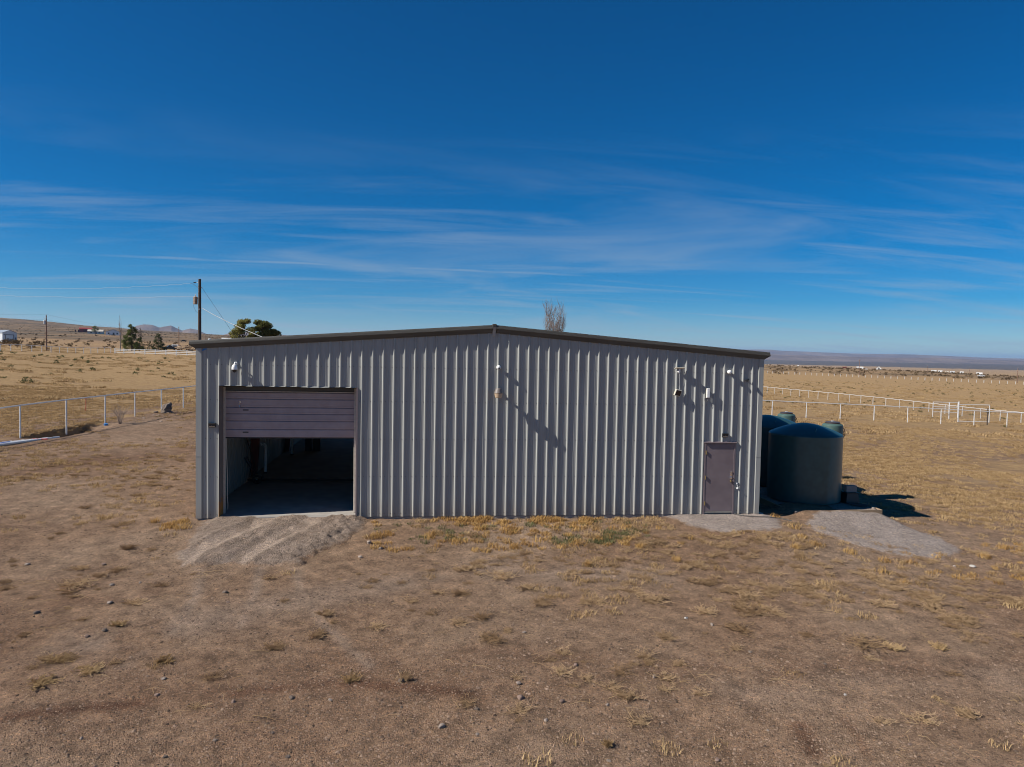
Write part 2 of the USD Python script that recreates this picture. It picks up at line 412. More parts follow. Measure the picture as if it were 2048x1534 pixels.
        L += [('dirt.color', 'tm.color1'), ('ta.fac', 'tm.fac'), ('tm.color', 'dm.color1'), ('da.fac', 'dm.fac'), ('dm.color', 'd2.color1')]
    return usdkit.material(stage, '/World/Looks/' + name, N, L, surface='p.BSDF')


M = {}
M['ground'] = mat_ground()
M['gravel'] = mat_ground('pale_gravel', (0.250, 0.208, 0.182), (0.315, 0.266, 0.236))
M['ramp'] = mat_ground('grey_ramp_dirt', (0.190, 0.143, 0.110), (0.250, 0.195, 0.156))
M['siding'] = mat_siding()
M['door'] = mat_door()
M['jamb'] = mat_jamb()
M['mandoor'] = mat_noise('man_door_paint', (0.165, 0.128, 0.133), (0.205, 0.163, 0.168), scale=2.0, rough=0.42)
M['trim'] = mat_noise('bronze_trim', (0.046, 0.041, 0.033), (0.066, 0.060, 0.049), scale=3.0, rough=0.5, stretch=(0.4, 4, 4))
M['galv'] = mat_noise('galvanised', (0.42, 0.43, 0.43), (0.58, 0.58, 0.57), scale=18.0, rough=0.42, metallic=0.35)
M['white_paint'] = mat_noise('white_paint', (0.46, 0.46, 0.455), (0.58, 0.58, 0.57), scale=6.0, rough=0.45)
M['pipe_white'] = mat_noise('chalky_white_pipe', (0.50, 0.50, 0.50), (0.66, 0.66, 0.65), scale=14.0, rough=0.55)
M['white_plastic'] = mat_plain('white_plastic', (0.76, 0.75, 0.72), 0.35)
M['cream_plastic'] = mat_plain('cream_plastic', (0.66, 0.60, 0.48), 0.4)
M['black_plastic'] = mat_plain('black_plastic', (0.020, 0.020, 0.021), 0.35)
M['black_rubber'] = mat_plain('black_rubber', (0.022, 0.022, 0.023), 0.6)
M['dark_glass'] = mat_plain('dark_glass', (0.008, 0.008, 0.010), 0.06, spec=0.7)
M['lamp_housing'] = mat_noise('taupe_lamp_housing', (0.14, 0.115, 0.10), (0.19, 0.155, 0.135), scale=14.0, rough=0.5)
M['lamp_lens'] = mat_noise('dusty_tan_lens', (0.40, 0.29, 0.19), (0.50, 0.37, 0.25), scale=10.0, rough=0.35)
M['chrome'] = mat_plain('chrome', (0.72, 0.73, 0.75), 0.18, metallic=1.0)
M['brass'] = mat_plain('dull_brass', (0.30, 0.22, 0.10), 0.4, metallic=0.6)
M['concrete'] = mat_noise('concrete', (0.26, 0.235, 0.205), (0.36, 0.33, 0.29), scale=2.2, rough=0.85, bump=0.3, bscale=50.0)
M['floor_dirt'] = mat_noise('dusty_floor', (0.30, 0.25, 0.20), (0.40, 0.34, 0.27), scale=1.6, rough=0.9)
M['tank'] = mat_noise('dark_green_tank', (0.020, 0.058, 0.056), (0.028, 0.076, 0.072), scale=5.0, rough=0.36, bump=0.12, bscale=90.0)
M['small_tank'] = mat_noise('green_tank', (0.048, 0.092, 0.080), (0.070, 0.122, 0.106), scale=5.0, rough=0.5)
M['lid'] = mat_plain('dark_lid', (0.055, 0.045, 0.045), 0.4)
M['timber'] = mat_noise('weathered_timber', (0.22, 0.15, 0.09), (0.36, 0.26, 0.16), scale=5.0, rough=0.8, stretch=(0.4, 5, 6), bump=0.3, bscale=12.0)
M['block'] = mat_noise('grey_block', (0.19, 0.175, 0.16), (0.28, 0.26, 0.24), scale=30.0, rough=0.9, bump=0.4, bscale=90)
M['pole'] = mat_noise('creosote_pole', (0.034, 0.024, 0.019), (0.068, 0.047, 0.035), scale=4.0, rough=0.85, stretch=(6, 6, 0.4), bump=0.4, bscale=9.0)
M['far_pole'] = mat_noise('brown_pole', (0.15, 0.085, 0.055), (0.21, 0.12, 0.08), scale=4.0, rough=0.85, stretch=(6, 6, 0.4))
M['transformer'] = mat_noise('rusty_transformer', (0.22, 0.11, 0.055), (0.34, 0.27, 0.21), scale=7.0, rough=0.6)
M['wire_light'] = mat_plain('aluminium_wire', (0.72, 0.72, 0.70), 0.35, metallic=0.3)
M['wire_white'] = mat_plain('weathered_wire', (0.55, 0.55, 0.54), 0.8, spec=0.1)
M['wire_dark'] = mat_plain('dark_wire', (0.16, 0.15, 0.145), 0.6)
M['porcelain'] = mat_plain('porcelain', (0.55, 0.54, 0.52), 0.3)
M['pale_stone'] = mat_noise('pale_stone', (0.26, 0.235, 0.205), (0.37, 0.34, 0.30), scale=9.0, rough=0.9)
M['rock'] = mat_noise('dark_rock', (0.075, 0.055, 0.042), (0.19, 0.145, 0.11), scale=4.0, rough=0.9, bump=0.6, bscale=14.0, bdist=0.03)
M['stone'] = mat_noise('grey_stone', (0.16, 0.125, 0.10), (0.30, 0.24, 0.195), scale=2.0, rough=0.9, bump=0.4, bscale=40.0)
M['stone_red'] = mat_noise('red_stone', (0.13, 0.085, 0.065), (0.25, 0.17, 0.13), scale=2.0, rough=0.9, bump=0.4, bscale=40.0)
M['pebble'] = mat_leaf('pebble_mix', (0.062, 0.044, 0.034), (0.315, 0.222, 0.158), 0.0)
M['straw'] = mat_leaf('straw_blades', (0.31, 0.20, 0.095), (0.52, 0.365, 0.19), 0.25)
M['orange_straw'] = mat_leaf('golden_blades', (0.37, 0.215, 0.08), (0.55, 0.355, 0.14), 0.25)
M['brown_weed'] = mat_leaf('brown_weed_stems', (0.33, 0.215, 0.12), (0.56, 0.40, 0.235), 0.4)
M['green_weed'] = mat_leaf('grey_green_weed', (0.10, 0.10, 0.045), (0.19, 0.18, 0.085), 0.2)
M['tussock'] = mat_leaf('olive_tussock', (0.075, 0.068, 0.030), (0.16, 0.135, 0.06), 0.15)
M['bark'] = mat_noise('pale_bark', (0.18, 0.135, 0.10), (0.30, 0.24, 0.18), scale=6.0, rough=0.9, stretch=(3, 3, 0.6))
M['twig'] = mat_plain('grey_brown_twig', (0.34, 0.255, 0.195), 0.9)
M['pine_bark'] = mat_noise('pine_bark', (0.09, 0.06, 0.042), (0.16, 0.11, 0.08), scale=6.0, rough=0.9)
M['pine_leaf'] = mat_leaf('pine_needles', (0.055, 0.072, 0.024), (0.165, 0.180, 0.066), 0.25)
M['olive_leaf'] = mat_leaf('olive_needles', (0.095, 0.100, 0.030), (0.250, 0.235, 0.080), 0.25)
M['dark_leaf'] = mat_leaf('dark_juniper', (0.028, 0.040, 0.020), (0.085, 0.100, 0.046), 0.15)
M['bush_leaf'] = mat_leaf('dry_bush', (0.060, 0.040, 0.024), (0.165, 0.115, 0.062), 0.12)
M['hill'] = mat_noise('brown_mountain', (0.105, 0.070, 0.052), (0.205, 0.150, 0.110), scale=0.0022, rough=1.0, detail=9.0, spec=0.05)
M['mesa'] = mat_noise('tan_mesa', (0.115, 0.082, 0.062), (0.21, 0.155, 0.118), scale=0.0012, rough=1.0, detail=9.0, spec=0.05, stretch=(1, 1, 3))
M['red_metal'] = mat_noise('red_barn_metal', (0.27, 0.042, 0.03), (0.34, 0.06, 0.045), scale=1.0, rough=0.5)
M['dark_red'] = mat_plain('dark_red_metal', (0.14, 0.035, 0.028), 0.5)
M['cream_wall'] = mat_plain('cream_wall', (0.52, 0.46, 0.38), 0.8)
M['white_wall'] = mat_plain('white_wall', (0.66, 0.66, 0.64), 0.7)
M['pale_barn'] = mat_noise('pale_barn_metal', (0.52, 0.54, 0.55), (0.62, 0.64, 0.65), scale=0.6, rough=0.5)
M['grey_roof'] = mat_plain('grey_roof', (0.26, 0.29, 0.33), 0.5)
M['dark_roof'] = mat_plain('dark_roof', (0.085, 0.078, 0.075), 0.7)
M['pane'] = mat_plain('dim_window', (0.025, 0.028, 0.033), 0.1)
M['dark_paint'] = mat_plain('dark_car_paint', (0.022, 0.028, 0.026), 0.25)
M['tyre'] = mat_plain('tyre', (0.02, 0.02, 0.02), 0.8)
M['blue_plastic'] = mat_plain('blue_plastic', (0.03, 0.10, 0.42), 0.5)
M['red_plastic'] = mat_plain('red_plastic', (0.38, 0.035, 0.025), 0.5)
M['blue_tape'] = mat_plain('blue_tape', (0.03, 0.20, 0.50), 0.5)
M['log'] = mat_noise('cut_wood', (0.16, 0.10, 0.06), (0.36, 0.26, 0.16), scale=3.0, rough=0.9)

# ------------------------------------------------------------------ terrain
_az_px = [0, 200, 399, 600, 1000, 1530, 1790, 2048]
_az = np.array([-180, -110, -60] + [math.degrees(math.atan((p - 1024) / FPX)) for p in _az_px] + [60, 110, 180])
_rr = np.array([0.3, 8, 15, 18, 21.5, 30, 42, 60, 90, 130, 190, 300, 450, 700, 1100, 1800, 3000, 4000, 6000, 11500, 15000, 30000, 70000], float)
_left = [-.45, -.45, -.35, -.3, -.2, .1, .4, .8, 1.4, 2.1, 3.0, 4.0, 5.3, 10, 17.5, 36, 78, 112, 100, 50, 13.3, -60, -90]
_cols = [
    [-.5, -.5, -.45, -.45, -.45, -.45, -.45, -.45, -.5, -.5, -.6, -.8, -1, -1, -1, -2, -8, -15, -25, -50, -60.0, -80, -90],
    _left, _left, _left,
    [-.45, -.45, -.35, -.28, -.15, .1, .3, .55, 1.0, 1.4, 2.0, 3.0, 5, 9.5, 18, 34.4, 61, 84, 80, 40, 6.7, -60, -90],
    [-.45, -.45, -.34, -.25, -.06, .05, .2, .32, .8, 1.4, 2.1, 3.2, 5, 9, 16, 30, 51, 62, 60, 20, -6.7, -60, -90],
    [-.45, -.45, -.36, -.27, -.06, 0, .1, .2, .5, 1, 1.5, 2.4, 3.8, 7, 12, 22, 36, 44, 45, 10, -16.7, -70, -90],
    [-.5, -.45, -.40, -.30, -.10, -.1, -.1, -.1, -.1, -.1, -.2, -.2, 0, 0, -2, -8, -15, -22, -40, -94, -62, -40, -80],
    [-.5, -.5, -.45, -.36, -.13, -.36, -.55, -.75, -1.3, -2.6, -4.0, -4.6, -5.2, -5.1, -7, -30, -58, -66, -78, -94, -62, -40, -80],
    [-.5, -.5, -.48, -.45, -.40, -.46, -.72, -1.0, -1.6, -3.4, -4.4, -5.2, -5.8, -6.1, -10, -34, -56, -63, -76, -94, -62, -40, -80],
    [-.5, -.5, -.5, -.5, -.5, -.6, -.9, -1.3, -1.9, -4.0, -5.0, -5.7, -6.4, -7.4, -14, -38, -58, -65, -78, -94, -62, -40, -80],
    [-.5, -.5, -.5, -.5, -.5, -.6, -1, -1.5, -2.2, -4.2, -5.2, -6, -7, -9, -16, -40, -60, -66, -80, -94, -62, -40, -80],
    [-.5, -.5, -.5, -.5, -.5, -.6, -1, -1.5, -2.2, -4.2, -5.2, -6, -7, -9, -16, -40, -60, -66, -80, -94, -62, -40, -80],
    [-.5, -.5, -.45, -.45, -.45, -.45, -.45, -.45, -.5, -.5, -.6, -.8, -1, -1, -1, -2, -8, -15, -25, -50, -60.0, -80, -90],
]
_T = np.array(_cols, float)
_lr = np.log(_rr)
_colfun = PchipInterpolator(_lr, _T, axis=1)
_lrf = np.linspace(_lr[0], _lr[-1], 400)
_fine = _colfun(_lrf)                                   # columns x 400
_azf = np.linspace(-180, 180, 721)
_grid = PchipInterpolator(_az, _fine, axis=0)(_azf)     # 721 x 400


def smoothstep(a, b, x):
    t = np.clip((np.asarray(x, float) - a) / (b - a), 0, 1)
    return t * t * (3 - 2 * t)


def base_height(x, y):
    x, y = np.asarray(x, float), np.asarray(y, float)
    dx, dy = x - CAM[0], y - CAM[1]
    r = np.maximum(np.hypot(dx, dy), 0.31)
    az = np.degrees(np.arctan2(dx, dy)) - math.degrees(YAW)
    az = (az + 180) % 360 - 180
    fa = (az + 180) * 2
    fr = np.clip((np.log(r) - _lrf[0]) / (_lrf[1] - _lrf[0]), 0, 398.999)
    i, j = np.clip(fa.astype(int), 0, 719), fr.astype(int)
    u, w = fa - i, fr - j
    return (_grid[i, j] * (1 - u) + _grid[i + 1, j] * u) * (1 - w) + (_grid[i, j + 1] * (1 - u) + _grid[i + 1, j + 1] * u) * w


W, DEPTH, EAVE, RIDGE = 16.76, 20.0, 4.786, 5.414
# shallow trench beside the left fence, where soil has washed out under the pipes: world line filled in below
TRENCH = None


def height(x, y):
    x, y = np.asarray(x, float), np.asarray(y, float)
    r = np.hypot(x - CAM[0], y - CAM[1])
    z = base_height(x, y)
    P = np.stack([x, y, np.zeros_like(x)], -1)
    near = 1 - smoothstep(120, 400, r)
    z = z + near * (0.10 * (meshkit.fbm(P * 0.22, 3, 3) - 0.5) + 0.05 * (meshkit.fbm(P * 1.1, 3, 5) - 0.5))
    z = z + (1 - near) * smoothstep(120, 900, r) * r * 0.0016 * (meshkit.fbm(P / 90.0, 4, 8) - 0.5)
    z = z + smoothstep(1500, 4000, r) * r * 0.006 * (meshkit.fbm(P / 700.0, 4, 9) - 0.5) * (np.degrees(np.arctan2(x - CAM[0], y - CAM[1])) < 5)
    # under the building and close to its walls the soil meets the slab quietly
    ins = smoothstep(-0.02, 0.15, x + 0.0) * smoothstep(W + 0.02, W - 0.15, x) * smoothstep(0.02, 0.2, y) * smoothstep(DEPTH + 0.02, DEPTH - 0.2, y)
    z = z * (1 - ins) - 0.6 * ins
    z = z + 0.24 * np.exp(-((np.minimum(y, 0.48) - 0.48) / 0.75) ** 2) * smoothstep(17.6, 18.6, x) * smoothstep(22.0, 21.0, x) * (y < 1.5)
    # old wheel rut and bare hollow in the foreground
    d = (x - 15.0) * 0.26 + (y + 10.6) * 0.965
    z = z - 0.05 * np.exp(-((x - 10.35 - 0.0) / 0.22) ** 2 - ((y + 10.9) / 0.75) ** 2)
    z = z - 0.035 * np.exp(-((y + 8.1 + 0.10 * (x - 3)) / 0.20) ** 2) * smoothstep(-4, -1, x) * smoothstep(9.5, 6.5, x)
    if TRENCH is not None:
        (ax, ay), (bx, by) = TRENCH
        L = math.hypot(bx - ax, by - ay); tx, ty = (bx - ax) / L, (by - ay) / L
        s = (x - ax) * tx + (y - ay) * ty
        o = np.abs((x - ax) * -ty + (y - ay) * tx)
        w = (x - ax) * -ty + (y - ay) * tx                # positive towards the field
        cut = smoothstep(0.62, 0.40, w) * smoothstep(-1.3, 0.1, w)
        z = z - 0.62 * smoothstep(-0.3, 0.6, s) * smoothstep(L + 0.5, L - 5.0, s) * cut * (0.75 + 0.5 * meshkit.noise(P * 0.9, 5))
    return z


def on_ground(px, py):
    """The point of the terrain seen along a direction of the survey photograph; everything stands at real places in metres."""
    d = pixel_ray(px, py)
    t = np.geomspace(4, 40000, 6000)
    p = CAM + t[:, None] * d
    g = p[:, 2] - base_height(p[:, 0], p[:, 1])
    k = np.nonzero(g < 0)[0]
    if not len(k):
        return p[-1]
    k = k[0]
    a, b = t[k - 1], t[k]
    for _ in range(30):
        m = (a + b) / 2
        q = CAM + m * d
        if q[2] > base_height(q[0], q[1]):
            a = m
        else:
            b = m
    q = CAM + b * d
    return np.array([q[0], q[1], float(height(q[0], q[1]))])


def at_depth(px, d):
    """Plan position at d metres in front of the camera, standing on the terrain."""
    x = CAM[0] + d * (math.sin(YAW) + math.cos(YAW) * (px - 1024) / FPX)
    y = CAM[1] + d * (math.cos(YAW) - math.sin(YAW) * (px - 1024) / FPX)
    return np.array([x, y, float(height(x, y))])


def grass_mask(x, y):
    """How much dry grass grows at a place, 0 to 1."""
    x, y = np.asarray(x, float), np.asarray(y, float)
    dx, dy = x - CAM[0], y - CAM[1]
    r = np.hypot(dx, dy)
    az = np.degrees(np.arctan2(dx, dy)) - math.degrees(YAW)
    g = 0.10 + 0 * x
    # right-hand yard
    g = np.maximum(g, 0.40 * smoothstep(17, 24, x) * smoothstep(-4, 2, y) * smoothstep(22, 30, r))
    g = np.maximum(g, 0.50 * smoothstep(23, 29, x) * smoothstep(-2, 2, y) * smoothstep(24, 14, y))
    # strip along the front wall
    g = np.maximum(g, 0.30 * smoothstep(4.8, 7, x) * smoothstep(14.2, 13, x) * smoothstep(-3.0, -0.5, y) * smoothstep(0.3, 0.0, y))
    # weedy middle ground
    g = np.maximum(g, 0.18 * smoothstep(6, 10, x) * smoothstep(-9.5, -7.0, y) * smoothstep(0, -1.0, y))
    # left yard
    g = np.maximum(g, 0.21 * smoothstep(1, -3, x) * smoothstep(-6, 2, y))
    # fields beyond the fences
    lf = smoothstep(0.0, 2.0, (y - FENCE_L(x))) * (x < 1)
    g = np.maximum(g, 0.52 * lf)
    rf = smoothstep(66, 76, dy * math.cos(YAW) + dx * math.sin(YAW)) * (az > -2)
    g = np.maximum(g, 0.56 * rf)
    g = np.maximum(g, 0.40 * smoothstep(40, 60, r))
    # a worn reddish track just past the left fence
    t = (y - FENCE_L(x))
    g = g - 0.30 * np.exp(-((t - 17) / 7.0) ** 2) * (x < 0) * (r < 120)
    return g


FENCE_L = lambda x: np.full_like(np.asarray(x, float), 1e9)   # set below

_p1, _p2 = at_depth(38, 33.5), at_depth(366, 51.5)
_k = (_p2[1] - _p1[1]) / (_p2[0] - _p1[0])
FENCE_L = lambda x: _p1[1] + _k * (np.asarray(x, float) - _p1[0])


def along_left_fence(px):
    """Where the line of the left fence crosses a sight direction (plan)."""
    a = YAW + math.atan((px - 1024) / FPX)
    dx, dy = math.sin(a), math.cos(a)
    # CAM + t*(dx,dy) on the line y = p1y + k (x - p1x)
    t = (_p1[1] + _k * (CAM[0] - _p1[0]) - CAM[1]) / (dy - _k * dx)
    return CAM[0] + t * dx, CAM[1] + t * dy


_a, _b = along_left_fence(42), along_left_fence(222)
_n = np.array([_k, -1.0]); _n /= np.linalg.norm(_n)        # towards the yard
TRENCH = ((_a[0] + 0.35 * _n[0], _a[1] + 0.35 * _n[1]), (_b[0] + 0.2 * _n[0], _b[1] + 0.2 * _n[1]))

# ------------------------------------------------------------------ ground sheet (one mesh, out past the horizon)


def ground_sheet():
    azs = np.radians(np.concatenate([np.arange(-180, -48, 4.0), np.arange(-48, 48, 0.2), np.arange(48, 180, 4.0)]))
    rs = np.concatenate([[0.3, 1.5, 3, 4.5, 6], np.geomspace(7.0, 60, 300), np.geomspace(60, 65000, 330)[1:]])
    A, R = np.meshgrid(azs, rs, indexing='ij')
    X = CAM[0] + R * np.sin(A + YAW)
    Y = CAM[1] + R * np.cos(A + YAW)
    Z = height(X, Y)
    na, nr = A.shape
    v = np.stack([X, Y, Z], -1).reshape(-1, 3)
    i, j = np.meshgrid(np.arange(na), np.arange(nr - 1), indexing='ij')
    k = (i + 1) % na
    q = np.stack([i * nr + j, i * nr + j + 1, k * nr + j + 1, k * nr + j], -1).reshape(-1, 4)
    f = np.vstack([q[:, [0, 2, 1]], q[:, [0, 3, 2]]])
    n = np.cross(v[f[0, 1]] - v[f[0, 0]], v[f[0, 2]] - v[f[0, 0]])
    if n[2] < 0:
        f = f[:, ::-1]
    p = usdkit.mesh(stage, numbered('/World/ground'), (v, f), M['ground'], smooth=True)
    g = grass_mask(v[:, 0], v[:, 1])
    r = R.reshape(-1)
    a = np.degrees(A.reshape(-1))
    scrub = 0.75 * smoothstep(9800, 10600, r) * smoothstep(5, 12, a)                           # dark wooded belt in the valley
    scrub = np.maximum(scrub, 0.63 * smoothstep(250, 700, r) * smoothstep(2, -8, a))  # brush on the left-hand slopes
    scrub = np.maximum(scrub, 0.56 * smoothstep(400, 560, r) * smoothstep(1500, 1100, r) * (a > 5))
    g = np.where((r > 2500) & (a > 10), 0.62, g) - 0.15 * smoothstep(75, 35, r) - 0.17 * smoothstep(230, 420, r) * smoothstep(0, -8, a) - 0.14 * smoothstep(420, 560, r) * smoothstep(1500, 1100, r) * (a > 5)
    api = UsdGeom.PrimvarsAPI(p)
    api.CreatePrimvar('grass', Sdf.ValueTypeNames.FloatArray, 'vertex').Set(Vt.FloatArray.FromNumpy(g.astype(np.float32)))
    api.CreatePrimvar('scrub', Sdf.ValueTypeNames.FloatArray, 'vertex').Set(Vt.FloatArray.FromNumpy(scrub.astype(np.float32)))
    tr, du = soil_marks(v[:, 0], v[:, 1])
    api.CreatePrimvar('track', Sdf.ValueTypeNames.FloatArray, 'vertex').Set(Vt.FloatArray.FromNumpy(tr.astype(np.float32)))
    api.CreatePrimvar('dust', Sdf.ValueTypeNames.FloatArray, 'vertex').Set(Vt.FloatArray.FromNumpy(du.astype(np.float32)))
    return tag(p.GetPrim(), kind='structure')


def poly_dist(x, y, line):
    d = np.full(x.shape, 1e9)
    for (ax, ay), (bx, by) in zip(line[:-1], line[1:]):
        L2 = (bx - ax) ** 2 + (by - ay) ** 2
        t = np.clip(((x - ax) * (bx - ax) + (y - ay) * (by - ay)) / L2, 0, 1)
        d = np.minimum(d, np.hypot(x - ax - t * (bx - ax), y - ay - t * (by - ay)))
    return d


def soil_marks(x, y):
    """Reddish worn wheel tracks, and paler dusty ground where cars turn: marks in the soil itself."""
    tr, du = np.zeros_like(x), np.zeros_like(x)
    k = np.nonzero((np.abs(x - 8) < 30) & (y > -16) & (y < 14))[0]
    X, Y = x[k], y[k]
    n = meshkit.fbm(np.stack([X * 1.5, Y * 1.5, X * 0], -1), 4, 91)
    n2 = meshkit.fbm(np.stack([X * 0.4, Y * 0.4, X * 0], -1), 4, 92)
    w = lambda px, py: tuple(on_ground(px, py)[:2])
    t_, d_ = tr[k], du[k]
    for line, wd, amt in (([w(*p) for p in ((-60, 1440), (60, 1428), (200, 1412), (340, 1398), (520, 1378), (700, 1366), (850, 1374), (960, 1390))], 0.17, 0.95),
                          ([w(*p) for p in ((960, 1300), (1060, 1310), (1250, 1330), (1500, 1340), (1800, 1330), (2060, 1320))], 0.45, 0.45),
                          ([w(*p) for p in ((1600, 1452), (1612, 1480), (1625, 1505))], 0.17, 0.85), ([w(*p) for p in ((1690, 1440), (1715, 1475), (1735, 1510))], 0.07, 0.6),
                          ([w(*p) for p in ((-40, 960), (100, 935), (240, 915), (390, 900))], 0.9, 0.5), ([w(*p) for p in ((0, 1215), (150, 1200), (300, 1180))], 0.35, 0.45)):
        t_ = np.maximum(t_, amt * np.exp(-(poly_dist(X, Y, line) / wd) ** 2) * smoothstep(0.25, 0.6, n))
    for line, wd, amt in (([w(*p) for p in ((400, 1125), (395, 1180), (360, 1250), (250, 1330))], 0.14, 0.85), ([w(*p) for p in ((520, 1135), (510, 1190), (480, 1250))], 0.14, 0.85), ([w(*p) for p in ((590, 1130), (600, 1180), (640, 1240), (740, 1330))], 0.13, 0.75),
                          ([w(*p) for p in ((150, 1290), (400, 1240), (700, 1180), (1000, 1140), (1300, 1150))], 0.75, 0.7), ([w(*p) for p in ((1500, 1380), (1800, 1360), (2060, 1350))], 0.5, 0.4)):
        d_ = np.maximum(d_, amt * np.exp(-(poly_dist(X, Y, line) / wd) ** 2) * smoothstep(0.3, 0.55, n * 0.5 + n2 * 0.5))
    tr[k], du[k] = t_, d_
    return tr, du


ground_sheet()


def heap(name, outline, top, label, cell=0.06, seed=1, rough=0.03, ruts=None, blend=0.8, mat='gravel', grow=0.0):
    """A low heap or sheet of gravel: above the ground inside its ragged outline, running under it outside."""
    o = np.asarray(outline, float)
    x0, y0 = o.min(0) - 0.9
    x1, y1 = o.max(0) + 0.9
    xs, ys = np.arange(x0, x1, cell), np.arange(y0, y1, cell)
    X, Y = np.meshgrid(xs, ys, indexing='ij')
    from shapely import Polygon, points, contains, distance
    poly = Polygon(o)
    pt = points(X.ravel(), Y.ravel())
    d = distance(poly.exterior, pt) * np.where(contains(poly, pt), 1, -1)
    d = d.reshape(X.shape) + grow
    P = np.stack([X, Y, np.full_like(X, seed)], -1)
    d = d + 0.55 * (meshkit.fbm(P * 1.6, 4, seed) - 0.5) + 0.22 * (meshkit.fbm(P * 6.0, 3, seed + 4) - 0.5)
    h = -0.05 + smoothstep(-0.15, 0.22, d) * 0.052 + smoothstep(0.0, blend, d) * top(X, Y)
    h = h + rough * (meshkit.fbm(P * 5.0, 4, seed + 7) - 0.5) * smoothstep(0, 0.3, d)
    if ruts is not None:
        h = h + ruts(X, Y) * smoothstep(0, 0.4, d)
    Z = height(X, Y) + h
    keep = (d > -0.45) & ~((Y > 0.02) & (X > -0.2) & (X < W + 0.02))
    nx, ny = X.shape
    i, j = np.meshgrid(np.arange(nx - 1), np.arange(ny - 1), indexing='ij')
    q = np.stack([i * ny + j, (i + 1) * ny + j, (i + 1) * ny + j + 1, i * ny + j + 1], -1).reshape(-1, 4)
    kv = keep.ravel()
    q = q[kv[q].all(1)]
    v = np.stack([X, Y, Z], -1).reshape(-1, 3)
    ids, inv = np.unique(q, return_inverse=True)
    v, q = v[ids], inv.reshape(q.shape)
    cov = smoothstep(-0.10, 0.75, d).ravel()[ids]
    prim = put(name, (v, q), M[mat], smooth=True)
    UsdGeom.PrimvarsAPI(prim).CreatePrimvar('cover', Sdf.ValueTypeNames.FloatArray, 'vertex').Set(Vt.FloatArray.FromNumpy(cov.astype(np.float32)))
    pk = np.zeros(len(ids))
    if ruts is not None:
        xx, yy = v[:, 0], v[:, 1]
        nn = meshkit.fbm(np.stack([xx * 4, yy * 1.2, xx * 0], -1), 4, 41)
        for x0, sl, w in TRACKS:
            pk = np.maximum(pk, 0.85 * np.exp(-((xx - x0 - sl * yy) / (w * 1.15)) ** 4) * smoothstep(0.30, 0.50, nn))
    UsdGeom.PrimvarsAPI(prim).CreatePrimvar('packed', Sdf.ValueTypeNames.FloatArray, 'vertex').Set(Vt.FloatArray.FromNumpy(pk.astype(np.float32)))
    return tag(prim, label=label, kind='structure')


def g_top(z_at_wall, fall, y0=0.0, floor=0.02):
    """Height above ground that makes the heap's surface start at z_at_wall by the wall."""
    def fn(X, Y):
        zt = z_at_wall - fall * np.maximum(y0 - Y, 0)
        return np.maximum(zt - height(X, Y), floor)
    return fn


TRACKS = ((1.95, 0.36, 0.30), (3.35, 0.40, 0.33))      # the two wheel tracks up the ramp


def ramp_ruts(X, Y):
    P = np.stack([X, Y, np.zeros_like(X)], -1)
    out = 0
    for x0, sl, w in TRACKS:
        c = x0 + sl * Y
        out = out - 0.035 * np.exp(-((X - c) / w) ** 4) + 0.022 * np.exp(-((X - c - 0.42) / 0.15) ** 2) + 0.018 * np.exp(-((X - c + 0.44) / 0.14) ** 2)
    c = 4.35 + 0.22 * Y
    out = out + 0.15 * np.exp(-((X - c) / 0.40) ** 2) * (meshkit.fbm(P * 6.0, 3, 21) - 0.25)
    c = 2.65 + 0.38 * Y
    out = out + 0.07 * np.exp(-((X - c) / 0.25) ** 2) * (meshkit.fbm(P * 8.0, 3, 23) - 0.2)
    out = out + 0.05 * (meshkit.fbm(P * 11.0, 3, 22) - 0.5) * smoothstep(3.2, 3.9, X - 0.25 * Y)
    return out


heap('dirt_ramp', [(-0.05, 0.9), (4.85, 0.9), (4.9, -0.9), (4.2, -2.6), (3.5, -3.9), (0.6, -4.1), (0.2, -2.6)],
     g_top(-0.02, 0.085, floor=0.10), 'grey dirt ramp with tyre ruts in front of the open doorway', cell=0.045, seed=2, rough=0.05, ruts=ramp_ruts, mat='ramp')
heap('gravel_apron', [(13.2, 0.9), (17.25, 0.9), (17.4, -0.5), (16.9, -1.75), (16.0, -2.1), (14.7, -2.0), (13.9, -1.3)],
     g_top(-0.045, 0.045), 'pale gravel apron in front of the small steel door', seed=3, rough=0.02, grow=0.03)
heap('gravel_spread', [on_ground(*p)[:2] for p in ((1600, 1044), (1618, 1062), (1700, 1088), (1800, 1112), (1890, 1120), (1925, 1100), (1870, 1070), (1800, 1050), (1745, 1038), (1640, 1036))],
     lambda X, Y: 0.03 + 0 * X, 'pale gravel spilled on the ground before the tank pad', seed=4, rough=0.02, blend=0.5, grow=0.15)


